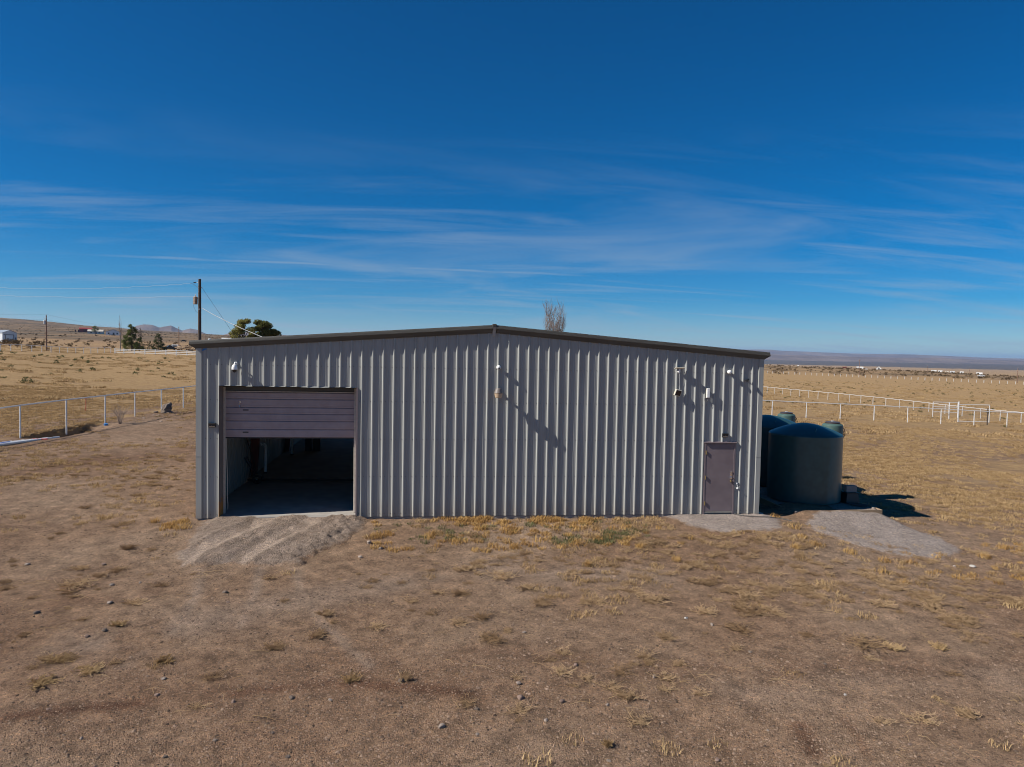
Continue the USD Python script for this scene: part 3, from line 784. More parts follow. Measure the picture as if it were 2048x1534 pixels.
# ------------------------------------------------------------------ mountains far off
def ridge(name, d, line, depth, mat, label, seed, foot):
    """A mountain range: crest heights seen from the survey point, real width and slopes behind and before it."""
    px = np.array([p[0] for p in line], float); py = np.array([p[1] for p in line], float)
    xs = np.linspace(px[0], px[-1], 420)
    ys = np.interp(xs, px, py)
    a = YAW + np.arctan((xs - 1024) / FPX)
    dirs = np.stack([np.sin(a), np.cos(a)], -1)
    crest = []
    for x_, y_ in zip(xs, ys):
        q = pixel_ray(x_, y_)
        dist = d / (q[0] * math.sin(YAW) + q[1] * math.cos(YAW))
        crest.append(CAM[2] + q[2] * dist)
    crest = np.array(crest)
    rd = d / np.cos(np.arctan((xs - 1024) / FPX))
    prof = np.linspace(-1, 1, 61)
    V = np.zeros((len(xs), len(prof), 3))
    for j, t in enumerate(prof):
        rr = rd + t * depth
        X = CAM[0] + rr * dirs[:, 0]; Y = CAM[1] + rr * dirs[:, 1]
        P = np.stack([X, Y, np.zeros_like(X)], -1) / (depth * 0.30)
        n = np.abs(meshkit.fbm(P, 5, seed) - 0.5) * 2
        fall = (1 - abs(t)) ** 1.25
        z = foot + (crest - foot) * fall * (1 - 0.55 * n * min(1, abs(t) * 4)) 
        V[:, j] = np.stack([X, Y, z], -1)
    n0, n1 = len(xs), len(prof)
    i, j = np.meshgrid(np.arange(n0 - 1), np.arange(n1 - 1), indexing='ij')
    q = np.stack([i * n1 + j, i * n1 + j + 1, (i + 1) * n1 + j + 1, (i + 1) * n1 + j], -1).reshape(-1, 4)
    v = V.reshape(-1, 3)
    n = np.cross(v[q[0, 1]] - v[q[0, 0]], v[q[0, 2]] - v[q[0, 0]])
    if n[2] < 0:
        q = q[:, ::-1]
    return tag(put(name, (v, q), mat, smooth=True), label=label, kind='structure')


ridge('mountains', 12000, [(205, 680), (228, 665), (245, 662), (262, 659), (272, 651.5), (288, 648.5), (305, 650), (318, 655), (328, 653), (342, 651), (352, 656), (364, 661), (380, 657), (396, 660),
                           (410, 667), (424, 672), (436, 674), (448, 669), (458, 666), (472, 664), (500, 664), (540, 668), (600, 672), (700, 690)], 1600, M['hill'],
      'blunt brown mountains beyond the left-hand slope', 31, -20)
ridge('mesa', 17000, [(1100, 706), (1300, 705), (1500, 707), (1563, 709.5), (1674, 712.7), (1785, 715.5), (1868, 715.3), (1950, 719), (2048, 721.5), (2200, 723), (2500, 730), (2700, 745)], 2600, M['mesa'],
      'lower tan bench of the far mesa on the right', 33, -58)
ridge('mesa', 26000, [(1100, 698), (1300, 697), (1470, 699), (1522, 699), (1540, 699.5), (1560, 701.5), (1619, 703.6), (1674, 706), (1730, 707.7), (1810, 708.5), (1896, 712), (1960, 715), (2048, 717.3), (2200, 720), (2500, 728), (2700, 740)], 4000, M['mesa'],
      'long high skyline of the far mesa on the right', 34, -100)

# ------------------------------------------------------------------ the metal building
bld = thing('metal_building', 'large grey ribbed steel workshop with low gable roof and half-open door', 'building')
RIB0, PITCH_RIB = 0.29, 0.3048
OH = (0.584, 4.415, 3.755)     # overhead opening: x0, x1, top
MD = (14.964, 15.966, 2.19)    # small door opening


def roofline(x):
    return EAVE + (RIDGE - EAVE) * (1 - abs(np.asarray(x, float) - W / 2) / (W / 2))


def rib_profile(x):
    """How far the sheet stands out at x."""
    k = np.round((np.asarray(x, float) - RIB0) / PITCH_RIB)
    d = np.abs(x - RIB0 - k * PITCH_RIB)
    return np.interp(d, [0, 0.011, 0.040, 0.3], [0.036, 0.036, 0.0, 0.0])


def minor(x):
    k = np.floor((np.asarray(x, float) - RIB0) / PITCH_RIB)
    d = x - RIB0 - k * PITCH_RIB
    return 0.004 * np.maximum(np.interp(np.abs(d - 0.117), [0, 0.008, 0.016], [1, 1, 0]), np.interp(np.abs(d - 0.188), [0, 0.008, 0.016], [1, 1, 0]))


def buckle(x, z):
    """Thin steel sheet is never flat: shallow waves in the pans."""
    x, z = np.asarray(x, float), np.asarray(z, float)
    P = np.stack([x * 2.1, z * 0.55, np.zeros_like(x)], -1)
    return 0.011 * (meshkit.fbm(P, 3, 61) - 0.5)


def sheet_strip(mb, xa, xb, zb, zt, rows=12, lip=0.0):
    t = np.linspace(0, 1, rows + 1)
    cols = []
    for x in (xa, xb):
        z = zb + t * (float(zt(x)) - zb)
        y = -(rib_profile(x) + minor(x)) + buckle(np.full_like(z, x), z) - lip
        cols.append(np.stack([np.full_like(z, x), y, z], -1))
    n = rows + 1
    v = np.vstack(cols)
    q = [[i, n + i, n + i + 1, i + 1] for i in range(rows)]
    mb.add(v, q)


knots = [0.05]
for k in range(-1, 56):
    c = RIB0 + k * PITCH_RIB
    knots += [c - 0.040, c - 0.011, c + 0.011, c + 0.040, c + 0.101, c + 0.109, c + 0.125, c + 0.133, c + 0.172, c + 0.180, c + 0.196, c + 0.204]
knots += [OH[0], OH[1], MD[0], MD[1], W - 0.05]
knots = np.unique(np.round([k for k in knots if 0.05 <= k <= W - 0.05], 4))
edges = [0.05] + [RIB0 + (3 * p - 0.30) * PITCH_RIB + 0.0 for p in range(1, 19)] + [W - 0.05]
edges = [e for e in edges if e <= W - 0.05 + 1e-9]
for a, b in zip(edges[:-1], edges[1:]):
    mb = MB()
    xs = np.unique(np.concatenate([[a], knots[(knots > a + 1e-3) & (knots < b - 1e-3)], [b]]))
    for xa, xb in zip(xs[:-1], xs[1:]):
        xm = (xa + xb) / 2
        zb = OH[2] if OH[0] < xm < OH[1] else MD[2] if MD[0] < xm < MD[1] else -0.035
        sheet_strip(mb, xa, xb, zb, roofline)
    mb.build('wall_panel', M['siding'], bld, smooth=25)

screws = MB()
for k in range(55):
    c = RIB0 + k * PITCH_RIB
    for z in (0.06, 1.15, 2.25, 3.35, 4.35):
        for dx in (0.064, -0.064):
            x = c + dx
            if x > W - 0.1 or x < 0.06 or (OH[0] - .05 < x < OH[1] + .05 and z < OH[2]) or (MD[0] - .1 < x < MD[1] + .1 and z < MD[2] + .1):
                continue
            y = float(buckle(np.array(x), np.array(z)))
            screws.tube([(x, y + 0.004, z), (x, y - 0.008, z)], 0.0095, 6)
screws.build('screws', M['trim'], bld, kind='stuff')

# corner trims
for side in (0, 1):
    mb = MB()
    s = 1 if side == 0 else -1
    x0 = 0.0 if side == 0 else W
    pts = [(x0 - s * 0.035, 0.16), (x0 - s * 0.035, -0.036), (x0 + s * 0.115, -0.036), (x0 + s * 0.125, -0.004)]
    for (ax, ay), (bx, by) in zip(pts[:-1], pts[1:]):
        zt = float(roofline(x0 + s * 0.1)) + 0.02
        mb.add([(ax, ay, -0.04), (bx, by, -0.04), (bx, by, zt), (ax, ay, zt)], [[0, 1, 2, 3]] if side == 0 else [[3, 2, 1, 0]])
    mb.build('corner_trim', M['siding'], bld)
    # lap joint half way up
    MB().box((x0 + s * -0.037, -0.0385, 1.72), (x0 + s * 0.117, -0.030, 1.727)).build('trim_lap', M['trim'], bld)

# roof sheets and rake trims
for side in (0, 1):
    xe, xm = (-0.20, W / 2) if side == 0 else (W + 0.20, W / 2)
    ze, zm = float(roofline(0)) - 0.20 * (RIDGE - EAVE) / (W / 2) + 0.235, RIDGE + 0.235
    mb = MB()
    ys = []
    y = -0.06
    while y < DEPTH + 0.1:
        ys += [(y, 0), (y + 0.21, 0), (y + 0.24, 0.03), (y + 0.27, 0.03), (y + 0.30, 0)]
        y += 0.3048
    v, q = [], []
    for y, h in ys:
        v += [(xe, y, ze + h - 0.02), (xm, y, zm + h - 0.02)]
    for i in range(len(ys) - 1):
        q.append([2 * i, 2 * i + 1, 2 * i + 3, 2 * i + 2] if side == 0 else [2 * i + 2, 2 * i + 3, 2 * i + 1, 2 * i])
    mb.add(v, q[::-1])
    mb.build('roof_sheet', M['pale_barn'], bld)
    # rake trim: outward-leaning face with a stepped lip, running up the slope
    prof = [(-0.034, 0.0), (-0.105, 0.118), (-0.128, 0.122), (-0.128, 0.142), (-0.112, 0.150), (-0.110, 0.166), (-0.094, 0.176), (-0.092, 0.192), (-0.070, 0.236), (0.03, 0.240)]
    xi = xm + (-0.055 if side == 0 else 0.055)
    V, Q = [], []
    for t in (0, 1):
        for yy, zz in prof:
            x = xe if t == 0 else xi
            if t == 0:
                x = x + (1 if side == 0 else -1) * (0.16 * (1 - min(zz / 0.12, 1)))
            V.append((x, yy, float(roofline(x)) + zz))
    n = len(prof)
    for i in range(n - 1):
        Q.append([i, n + i, n + i + 1, i + 1] if side == 0 else [i + 1, n + i + 1, n + i, i])
    mb = MB().add(V, Q)
    ends = [(0, i, i + 1) for i in range(1, n - 1)] + [(n, n + i + 1, n + i) for i in range(1, n - 1)]
    mb.add(V, np.array(ends))
    mb.build('rake_trim', M['trim'], bld)
    # eave gutter running back along the side
    s = -1 if side == 0 else 1
    x0 = 0 if side == 0 else W
    V, Q = [], []
    g = [(0.02, 0.0), (0.05, -0.005), (0.19, 0.115), (0.205, 0.125), (0.205, 0.16), (0.19, 0.215)]
    for yy in (-0.03, DEPTH + 0.05):
        for xx, zz in g:
            V.append((x0 + s * xx, yy, EAVE + zz))
    n = len(g)
    for i in range(n - 1):
        Q.append([i, i + 1, n + i + 1, n + i])
    MB().add(V, Q).build('eave_gutter', M['trim'], bld)
mb = MB()
mb.box((W / 2 - 0.060, -0.105, RIDGE + 0.17), (W / 2 + 0.060, 0.05, RIDGE + 0.262), 0.012)
mb.build('peak_cap', M['trim'], bld)
MB().add([(W / 2 - 0.05, -0.085, RIDGE + 0.18), (W / 2 + 0.05, -0.085, RIDGE + 0.18), (W / 2 + 0.03, -0.037, RIDGE - 0.10), (W / 2 - 0.06, -0.037, RIDGE - 0.10)], [[0, 3, 2, 1]]).build('peak_plate', M['siding'], bld)
MB().bar((0, DEPTH / 2, 0), (0, DEPTH / 2, 0.001), 0.001, 0.001, up=(1, 0, 0)) if False else None

# side and rear walls of the same ribbed sheet
for side in (0, 1):
    mb = MB()
    x0 = 0.0 if side == 0 else W
    s = -1 if side == 0 else 1
    ys = [0.12]
    k = 0
    while 0.3 + k * PITCH_RIB < DEPTH - 0.1:
        c = 0.3 + k * PITCH_RIB
        ys += [c - 0.046, c - 0.0125, c + 0.0125, c + 0.046]
        k += 1
    ys.append(DEPTH)
    ys = np.array(ys)
    h = np.array([0.0] + [0, 0.032, 0.032, 0] * k + [0.0])
    v = [(x0 + s * hh, y, z) for y, hh in zip(ys, h) for z in (-0.035, EAVE + 0.12)]
    mb.add(v, [[2 * i, 2 * i + 1, 2 * i + 3, 2 * i + 2] for i in range(len(ys) - 1)])
    mb.build('side_wall', M['siding'], bld)
za, zb_ = float(roofline(1.2)), float(roofline(5.4))
mb = MB().add([(0, DEPTH, -0.035), (1.2, DEPTH, -0.035), (1.2, DEPTH, za), (0, DEPTH, EAVE)], [[0, 1, 2, 3]])
mb.add([(1.2, DEPTH, 3.7), (5.4, DEPTH, 3.7), (5.4, DEPTH, zb_), (1.2, DEPTH, za)], [[0, 1, 2, 3]])
mb.add([(5.4, DEPTH, -0.035), (W, DEPTH, -0.035), (W, DEPTH, EAVE), (W / 2, DEPTH, RIDGE), (5.4, DEPTH, zb_)], [[0, 1, 2], [0, 2, 3], [0, 3, 4]])
mb.build('rear_wall', M['siding'], bld)

# foundation and floors
MB().box((0.0, 0.012, -0.75), (W, DEPTH - 0.02, -0.05)).build('foundation', M['concrete'], bld)
mb = MB()
mb.box((0.05, 0.03, -0.0498), (W - 0.05, 5.55, 0.0))
mb.box((OH[0] + 0.01, -0.06, -0.12), (OH[1] - 0.01, 0.0295, -0.002), 0.01)
mb.build('floor_slab', M['concrete'], bld)
MB().box((0.05, 5.535, 0.0005), (W - 0.05, 5.5515, 0.084)).build('step_face', M['pole'], bld)  # thin dark strip: shade and dirt on the riser put into its colour
MB().box((0.05, 5.552, -0.0495), (W - 0.05, DEPTH - 0.1, 0.085)).build('raised_floor', M['floor_dirt'], bld)

# frames inside
for y in (6.2, 12.6):
    mb = MB()
    mb.add([(0.02, y, 0), (0.22, y, 0), (0.50, y, 4.75), (0.02, y, 4.75), (0.02, y + 0.15, 0), (0.22, y + 0.15, 0), (0.50, y + 0.15, 4.75), (0.02, y + 0.15, 4.75)],
           [[0, 1, 2, 3], [7, 6, 5, 4], [1, 5, 6, 2], [3, 2, 6, 7], [0, 3, 7, 4]])
    mb.build('frame_column', M['dark_red'], bld)

# ------------------------------------------------------------------ overhead door in its opening
YD = 0.40
DX0, DX1 = 0.655, 4.306
mb = MB().box((OH[0] - 0.004, -0.034, -0.05), (OH[0] + 0.010, YD + 0.01, OH[2]))
mb.build('door_jamb', M['jamb'], bld)
mb = MB().box((OH[1] - 0.010, -0.034, -0.05), (OH[1] + 0.004, YD + 0.01, OH[2]))
mb.box((OH[1] - 0.006, -0.040, -0.05), (OH[1] + 0.03, -0.034, OH[2]))
mb.build('door_jamb', M['mandoor'], bld)
for x0, x1 in ((OH[0] + 0.012, DX0), (DX1, OH[1] - 0.012)):
    MB().box((x0, YD - 0.03, 0.005), (x1, YD + 0.04, 3.70), 0.006).build('door_track', M['cream_wall'], bld)
MB().box((OH[0] + 0.011, YD - 0.02, 3.60), (OH[1] - 0.011, YD + 0.05, OH[2] + 0.02)).build('door_header', M['trim'], bld)
MB().box((DX0, YD - 0.03, 3.562), (DX1, YD + 0.03, 3.583)).build('header_angle', M['cream_wall'], bld)
# wavy lower lip of the sheets above the opening
xs = np.linspace(OH[0] + 0.02, OH[1] - 0.02, 90)
wv = meshkit.fbm(np.stack([xs * 2.6, xs * 0, xs * 0], -1), 3, 17) - 0.5
v = np.concatenate([np.stack([xs, -0.004 + 0 * xs, OH[2] + 0.004 + 0 * xs], -1), np.stack([xs, -0.022 - 0.03 * wv, OH[2] - 0.016 - 0.035 * wv], -1)])
n = len(xs)
MB().add(v, [[i, n + i, n + i + 1, i + 1] for i in range(n - 1)]).build('bent_flashing', M['siding'], bld)
od = UsdGeom.Xform.Define(stage, f'{bld.GetPath()}/overhead_door').GetPrim()
lines = [4.863 - (4.863 - z) * 1.0191 for z in (3.575, 3.385, 3.145, 2.96, 2.755, 2.515, 2.285)]
for i in range(6):
    zt, zb = lines[i] - 0.004, lines[i + 1] + 0.004
    prof = [(0.0, zb), (-0.012, zb + 0.012), (-0.014, zb + 0.05), (-0.009, zb + 0.055), (-0.014, zb + 0.06), (-0.014, zt - 0.022), (-0.008, zt - 0.008), (0.0, zt)]
    v = [(x, YD + yy, z) for yy, z in prof for x in (DX0, DX1)]
    v += [(x, YD + 0.03, z) for z in (zb, zt) for x in (DX0, DX1)]
    n = len(prof)
    q = [[2 * k, 2 * k + 1, 2 * k + 3, 2 * k + 2] for k in range(n - 1)]
    o = 2 * n
    q += [[o + 1, o, o + 2, o + 3], [o, o + 1, 1, 0], [2 * n - 2, 2 * n - 1, o + 3, o + 2]]
    MB().add(v, q).build('door_section', M['door'], od)
MB().box((DX0, YD - 0.005, lines[-1] - 0.03), (DX1, YD + 0.03, lines[-1] + 0.002), 0.006).build('bottom_seal', M['black_rubber'], od)
MB().box((OH[0] + 0.012, YD + 0.041, lines[-1] - 0.02), (OH[1] - 0.012, YD + 0.05, OH[2] + 0.15)).build('backing_sheet', M['dark_roof'], od)  # added behind the sections to stop daylight showing through their joints
hx, hz = 1.06, 3.18
mb = MB().tube([(hx, YD - 0.014, hz + 0.07), (hx, YD - 0.055, hz + 0.055), (hx, YD - 0.055, hz - 0.055), (hx, YD - 0.014, hz - 0.07)], 0.011, 8)
mb.box((hx - 0.02, YD - 0.02, hz + 0.05), (hx + 0.02, YD - 0.012, hz + 0.10), 0.003)
mb.build('lift_handle', M['chrome'], od)
for z in (3.03, 2.38):
    MB().box((1.14, YD - 0.024, z - 0.02), (1.30, YD - 0.013, z + 0.02), 0.006).build('step_plate', M['dark_roof'], od)
# pull rope beside the left track
mb = MB()
zz = np.linspace(2.25, 0.12, 14)
mb.tube([(0.69 + 0.02 * math.sin(z * 2.1) + (0.02 if z < 0.3 else 0), YD + 0.02, z) for z in zz], 0.009, 6)
mb.build('pull_rope', M['cream_wall'], bld)

# ------------------------------------------------------------------ small steel door
md = UsdGeom.Xform.Define(stage, f'{bld.GetPath()}/entry_door').GetPrim()
fx0, fx1, fz = MD[0], MD[1], MD[2]
mb = MB()
mb.box((fx0 - 0.002, -0.034, -0.04), (fx0 + 0.052, 0.10, fz), 0.004)
mb.box((fx1 - 0.052, -0.034, -0.04), (fx1 + 0.002, 0.10, fz), 0.004)
mb.box((fx0 + 0.053, -0.034, fz - 0.052), (fx1 - 0.053, 0.10, fz), 0.004)
mb.build('door_frame', M['mandoor'], md)
MB().box((fx0 + 0.055, -0.027, 0.05), (fx1 - 0.055, 0.018, fz - 0.055), 0.003).build('door_leaf', M['mandoor'], md)
mb = MB().add([(fx0 - 0.02, -0.001, fz + 0.03), (fx1 + 0.03, -0.001, fz + 0.03), (fx1 + 0.03, -0.075, fz + 0.012), (fx0 - 0.02, -0.075, fz + 0.012),
               (fx0 - 0.02, -0.001, fz + 0.002), (fx1 + 0.03, -0.001, fz + 0.002), (fx1 + 0.03, -0.075, fz - 0.006), (fx0 - 0.02, -0.075, fz - 0.006)],
              [[0, 3, 2, 1], [3, 7, 6, 2], [7, 4, 5, 6], [0, 4, 7, 3], [2, 6, 5, 1]])
mb.build('drip_cap', M['mandoor'], md)
for z in (1.88, 1.10, 0.30):
    mb = MB().tube([(fx0 + 0.054, -0.046, z - 0.06), (fx0 + 0.054, -0.046, z + 0.06)], 0.014, 8)
    mb.box((fx0 + 0.030, -0.037, z - 0.055), (fx0 + 0.052, -0.034, z + 0.055))
    mb.build('hinge', M['brass'], md)
lx = fx1 - 0.115
mb = MB().box((lx - 0.035, -0.036, 1.05), (lx + 0.035, -0.0275, 1.24), 0.003)
mb.tube([(lx, -0.03, 1.12), (lx, -0.085, 1.12)], 0.016, 10)
mb.tube([(lx + 0.005, -0.08, 1.12), (lx - 0.11, -0.08, 1.122)], [0.013, 0.009], 8)
mb.build('lever_handle', M['chrome'], md)
MB().lathe([(0.0, 0), (0.030, 0), (0.028, 0.02), (0.0, 0.022)], sides=16, matrix=np.array([[1, 0, 0], [0, 0, -1], [0, 1, 0]]), axis_at=(lx, -0.027, 1.27)).build('deadbolt', M['chrome'], md)
MB().box((lx - 0.035, -0.062, 0.955), (lx + 0.01, -0.0275, 1.03), 0.006).build('padlock', M['brass'], md)
MB().box((fx0 + 0.053, -0.03, 0.0), (fx1 - 0.053, 0.09, 0.035), 0.004).build('threshold', M['concrete'], md)
MB().box((fx0 + 0.02, -0.032, -0.14), (fx1 - 0.02, 0.011, -0.041)).build('sill_board', M['pole'], md)
mb = MB().lathe([(0, 0), (0.02, 0.0), (0.03, 0.02), (0.02, 0.045), (0, 0.05)], (fx1 + 0.075, -0.03, 0.90), 10)
mb.lathe([(0, 0), (0.02, 0.0), (0.032, 0.022), (0.02, 0.05), (0, 0.055)], (fx1 + 0.095, -0.04, 0.74), 10)
mb.tube([(fx1 + 0.075, -0.03, 0.91), (fx1 + 0.09, -0.045, 0.84), (fx1 + 0.095, -0.04, 0.79)], 0.006, 6)
mb.build('door_chain', M['white_plastic'], md)
MB().add([(0.16, -0.004, EAVE + 0.005), (0.33, -0.006, EAVE + 0.012), (0.10, -0.012, EAVE - 0.075)], [[0, 2, 1]]).build('film_scrap', M['blue_tape'], bld)

# ------------------------------------------------------------------ things hung on the front wall
ROT_OUT = np.array([[1, 0, 0], [0, 0, -1], [0, 1, 0]], float)   # turns a lathe about z into one that stands out of the wall


def ptz(x, z):
    t = thing('dome_camera', 'white bell-shaped security camera with black dome over the big doorway', 'security camera', (x, 0, z))
    MB().box((-0.045, -0.03, 0.06), (0.045, 0.0, 0.17), 0.01).build('wall_plate', M['white_plastic'], t)
    mb = MB().tube([(0, -0.02, 0.125), (0, -0.10, 0.14), (0, -0.135, 0.12), (0, -0.14, 0.08)], 0.022, 10)
    mb.build('arm', M['white_plastic'], t, smooth=40)
    MB().lathe([(0.0, 0.105), (0.035, 0.10), (0.060, 0.075), (0.076, 0.03), (0.080, -0.02), (0.078, -0.045), (0.0, -0.047)][::-1], (0, -0.14, 0), 28).build('hood', M['white_plastic'], t, smooth=40)
    MB().lathe([(0.0, -0.128), (0.030, -0.120), (0.052, -0.100), (0.064, -0.070), (0.064, -0.046)], (0, -0.14, 0), 24).build('dome', M['dark_glass'], t, smooth=True)


ptz(1.04, 4.26)


def wall_pack(x, z, label):
    t = thing('wall_light', label, 'wall light', (x, 0, z), group=None)
    w = 0.092
    side = [(0, 0.06), (0, -0.062), (-0.045, -0.062), (-0.062, -0.058), (-0.075, 0.008), (-0.082, 0.012), (-0.088, 0.052), (-0.080, 0.06)]
    v = [(x, y, z) for x in (-w, w) for y, z in side]
    MB().mesh(trimesh.convex.convex_hull(np.array(v))).build('housing', M['black_plastic'], t)
    MB().add([(-w + 0.012, -0.0785, 0.004), (w - 0.012, -0.0785, 0.004), (w - 0.012, -0.0655, -0.050), (-w + 0.012, -0.0655, -0.050)], [[0, 3, 2, 1]]).build('lens', M['lamp_lens'], t)
    MB().box((-0.018, -0.094, -0.022), (0.018, -0.066, 0.006), 0.005).build('sensor', M['black_plastic'], t)


wall_pack(0.41, 2.63, 'small black wall light between the left corner and the big doorway')
wall_pack(15.60, 2.42, 'small black wall light above the mauve entry door')


def ball_cam(x, z, label, aim):
    t = thing('ball_camera', label, 'security camera', (x, 0, z))
    MB().lathe([(0.0, 0.0), (0.055, 0.0), (0.052, 0.03), (0.03, 0.045), (0.0, 0.045)], (0, 0.0, 0), 20, ROT_OUT).build('mount', M['white_plastic'], t, smooth=30)
    s = trimesh.creation.icosphere(3, 0.066)
    s.apply_translation((0, -0.095, 0))
    MB().mesh(s).build('ball', M['white_plastic'], t, smooth=True)
    a = np.array(aim, float); a /= np.linalg.norm(a)
    c = np.array([0, -0.095, 0])
    MB().tube([c + a * 0.058, c + a * 0.072], [0.026, 0.022], 14).build('lens', M['dark_glass'], t)


ball_cam(8.52, 4.40, 'white ball camera high on the wall straight above the barn lamp', (0.10, -0.6, -0.35))
ball_cam(15.66, 4.38, 'white ball camera high on the wall near the right corner', (0.9, -0.1, -0.55))

t = thing('barn_lamp', 'taupe barn lamp with tan bowl lens in the middle of the wall', 'lamp', (8.51, 0, 3.65))
MB().box((-0.06, -0.05, -0.03), (0.06, 0.0, 0.12), 0.012).build('wall_bracket', M['lamp_housing'], t)
MB().tube([(0, -0.04, 0.05), (0, -0.16, 0.06)], 0.035, 12).build('arm', M['lamp_housing'], t, smooth=40)
MB().lathe([(0.122, -0.005), (0.126, 0.012), (0.118, 0.035), (0.085, 0.13), (0.078, 0.142), (0.0, 0.145)], (0, -0.275, 0), 32).build('housing', M['lamp_housing'], t, smooth=30)
MB().lathe([(0.0, -0.140), (0.085, -0.138), (0.098, -0.125), (0.120, -0.012), (0.122, -0.006)], (0, -0.275, 0), 32).build('lens', M['lamp_lens'], t, smooth=30)

t = thing('solar_floodlight', 'cream solar panel on a knuckle with a black square lamp hanging below', 'floodlight', (14.06, 0, 4.42))
R1 = trimesh.transformations.rotation_matrix(math.radians(-14), [1, 0, 0])


def turned(mb, m4):
    v, f = mb.arrays()
    return MB().add(v @ m4[:3, :3].T + m4[:3, 3], f)


pm = trimesh.transformations.translation_matrix((0.0, -0.125, 0.055)) @ R1
turned(MB().box((-0.15, -0.085, -0.008), (0.15, 0.085, 0.010), 0.004), pm).build('panel_frame', M['cream_plastic'], t)
turned(MB().box((-0.138, -0.075, 0.0105), (0.138, 0.075, 0.0125)), pm).build('solar_cells', M['dark_glass'], t)
mb = MB().tube([(0, -0.01, -0.06), (0, -0.06, -0.06), (-0.01, -0.10, -0.03), (0.0, -0.12, 0.04)], 0.018, 10)
mb.lathe([(0, -0.035), (0.04, -0.03), (0.045, 0), (0.04, 0.03), (0, 0.035)], (-0.01, -0.075, -0.045), 16)
mb.box((-0.05, -0.015, -0.11), (0.05, 0.0, 0.0), 0.005)
mb.build('knuckle', M['white_plastic'], t, smooth=40)
mb = MB().tube([(0.02, -0.06, -0.07), (0.03, -0.042, -0.25), (0.045, -0.02, -0.45), (0.04, -0.03, -0.60)], 0.0032, 6)
mb.tube([(0.0, -0.06, -0.07), (0.012, -0.042, -0.25), (0.03, -0.02, -0.45), (0.03, -0.03, -0.60)], 0.0028, 6)
mb.build('cable', M['white_plastic'], t)
lm = trimesh.transformations.translation_matrix((-0.03, -0.085, -0.70)) @ trimesh.transformations.rotation_matrix(math.radians(12), [0, 1, 0]) @ trimesh.transformations.rotation_matrix(math.radians(18), [0, 0, 1]) @ trimesh.transformations.rotation_matrix(math.radians(12), [1, 0, 0])
turned(MB().box((-0.112, -0.03, -0.098), (0.112, 0.03, 0.098), 0.008), lm).build('lamp_housing', M['cream_plastic'], t)
turned(MB().box((-0.094, -0.033, -0.080), (0.094, -0.0305, 0.080)), lm).build('lamp_glass', M['dark_glass'], t)
MB().tube([(0.05, 0.0, -0.66), (0.04, -0.05, -0.67), (0.0, -0.065, -0.70)], 0.012, 8).build('lamp_bracket', M['cream_plastic'], t)

t = thing('radio_unit', 'white upright network antenna box with a looped cable beneath', 'antenna', (15.00, 0, 3.72))
MB().box((-0.052, -0.105, -0.145), (0.052, -0.045, 0.145), 0.014).build('shell', M['white_plastic'], t)
MB().box((-0.0535, -0.085, -0.15), (-0.020, -0.041, 0.15), 0.006).build('side_cover', M['cream_plastic'], t)
MB().tube([(0, 0, 0), (0, -0.06, 0.0)], 0.022, 10).build('arm', M['white_plastic'], t)
ang = np.linspace(0.35 * PI, 2.35 * PI, 20)
mb = MB().tube([(-0.055 + 0.055 * math.cos(a), -0.05 + 0.01 * math.sin(a), -0.20 + 0.06 * math.sin(a)) for a in ang], 0.006, 6)
mb.tube([(0.0, -0.075, -0.14), (0.0, -0.07, -0.18)], 0.012, 8)
mb.build('cable', M['wire_dark'], t)

t = thing('bullet_camera', 'tiny black camera on a stalk nearest the right corner', 'security camera', (16.25, 0, 4.14))
MB().lathe([(0, 0), (0.035, 0), (0.03, 0.02), (0.0, 0.025)], (0.03, 0, -0.02), 14, ROT_OUT).build('mount', M['black_plastic'], t)
MB().tube([(0.03, -0.02, -0.02), (0.015, -0.07, 0.0)], 0.011, 8).build('stalk', M['black_plastic'], t)
MB().tube([(0.05, -0.07, 0.025), (-0.06, -0.13, -0.015)], [0.028, 0.032], 12).build('body', M['black_plastic'], t)

# ------------------------------------------------------------------ inside the open doorway
t = thing('stand_pipe', 'white plastic standpipe with elbow top nearest the doorway', 'pipe', (0.42, 6.75, 0.085))
zt = 0.99
mb = MB().tube([(0, 0, 0.05), (0, 0, zt)], 0.055, 14)
mb.build('pipe', M['white_plastic'], t, smooth=40)
MB().tube([(0, 0, zt - 0.02), (-0.005, 0, zt + 0.06), (-0.05, 0, zt + 0.11), (-0.13, 0, zt + 0.115), (-0.16, 0, zt + 0.11)], 0.062, 14).build('elbow', M['white_plastic'], t, smooth=40)
MB().tube([(0, 0, 0), (0, 0, 0.06)], 0.06, 12).build('collar', M['black_rubber'], t)
t = thing('vent_pipe', 'thin white pipe standing deeper inside the dark workshop', 'pipe', (0.55, 11.5, 0.085))
MB().tube([(0, 0, 0), (0, 0, 3.2)], 0.052, 12).build('pipe', M['white_plastic'], t, smooth=40)
MB().tube([(0, 0, 0), (0, 0, 0.05)], 0.075, 12).build('collar', M['black_rubber'], t)
t = thing('garden_cart', 'dark two-wheeled hand cart with slanting handles against the inner wall', 'hand cart', (0.48, 5.15, 0.0))
for s in (-0.12, 0.12):
    MB().tube([(0.0, s, 0.24), (-0.30, s * 1.2, 0.75), (-0.40, s * 1.3, 0.95)], 0.016, 8).build('handle', M['black_rubber'], t)
    w = trimesh.creation.torus(0.13, 0.035, 20, 8)
    w.apply_transform(trimesh.transformations.rotation_matrix(PI / 2, [1, 0, 0])); w.apply_translation((0.02, s * 1.25, 0.165))
    MB().mesh(w).build('wheel', M['tyre'], t, smooth=True)
MB().tube([(0.02, -0.17, 0.165), (0.02, 0.17, 0.165)], 0.012, 8).build('axle', M['galv'], t)
MB().box((-0.10, -0.11, 0.16), (0.14, 0.11, 0.34), 0.03).build('body', M['log'], t)
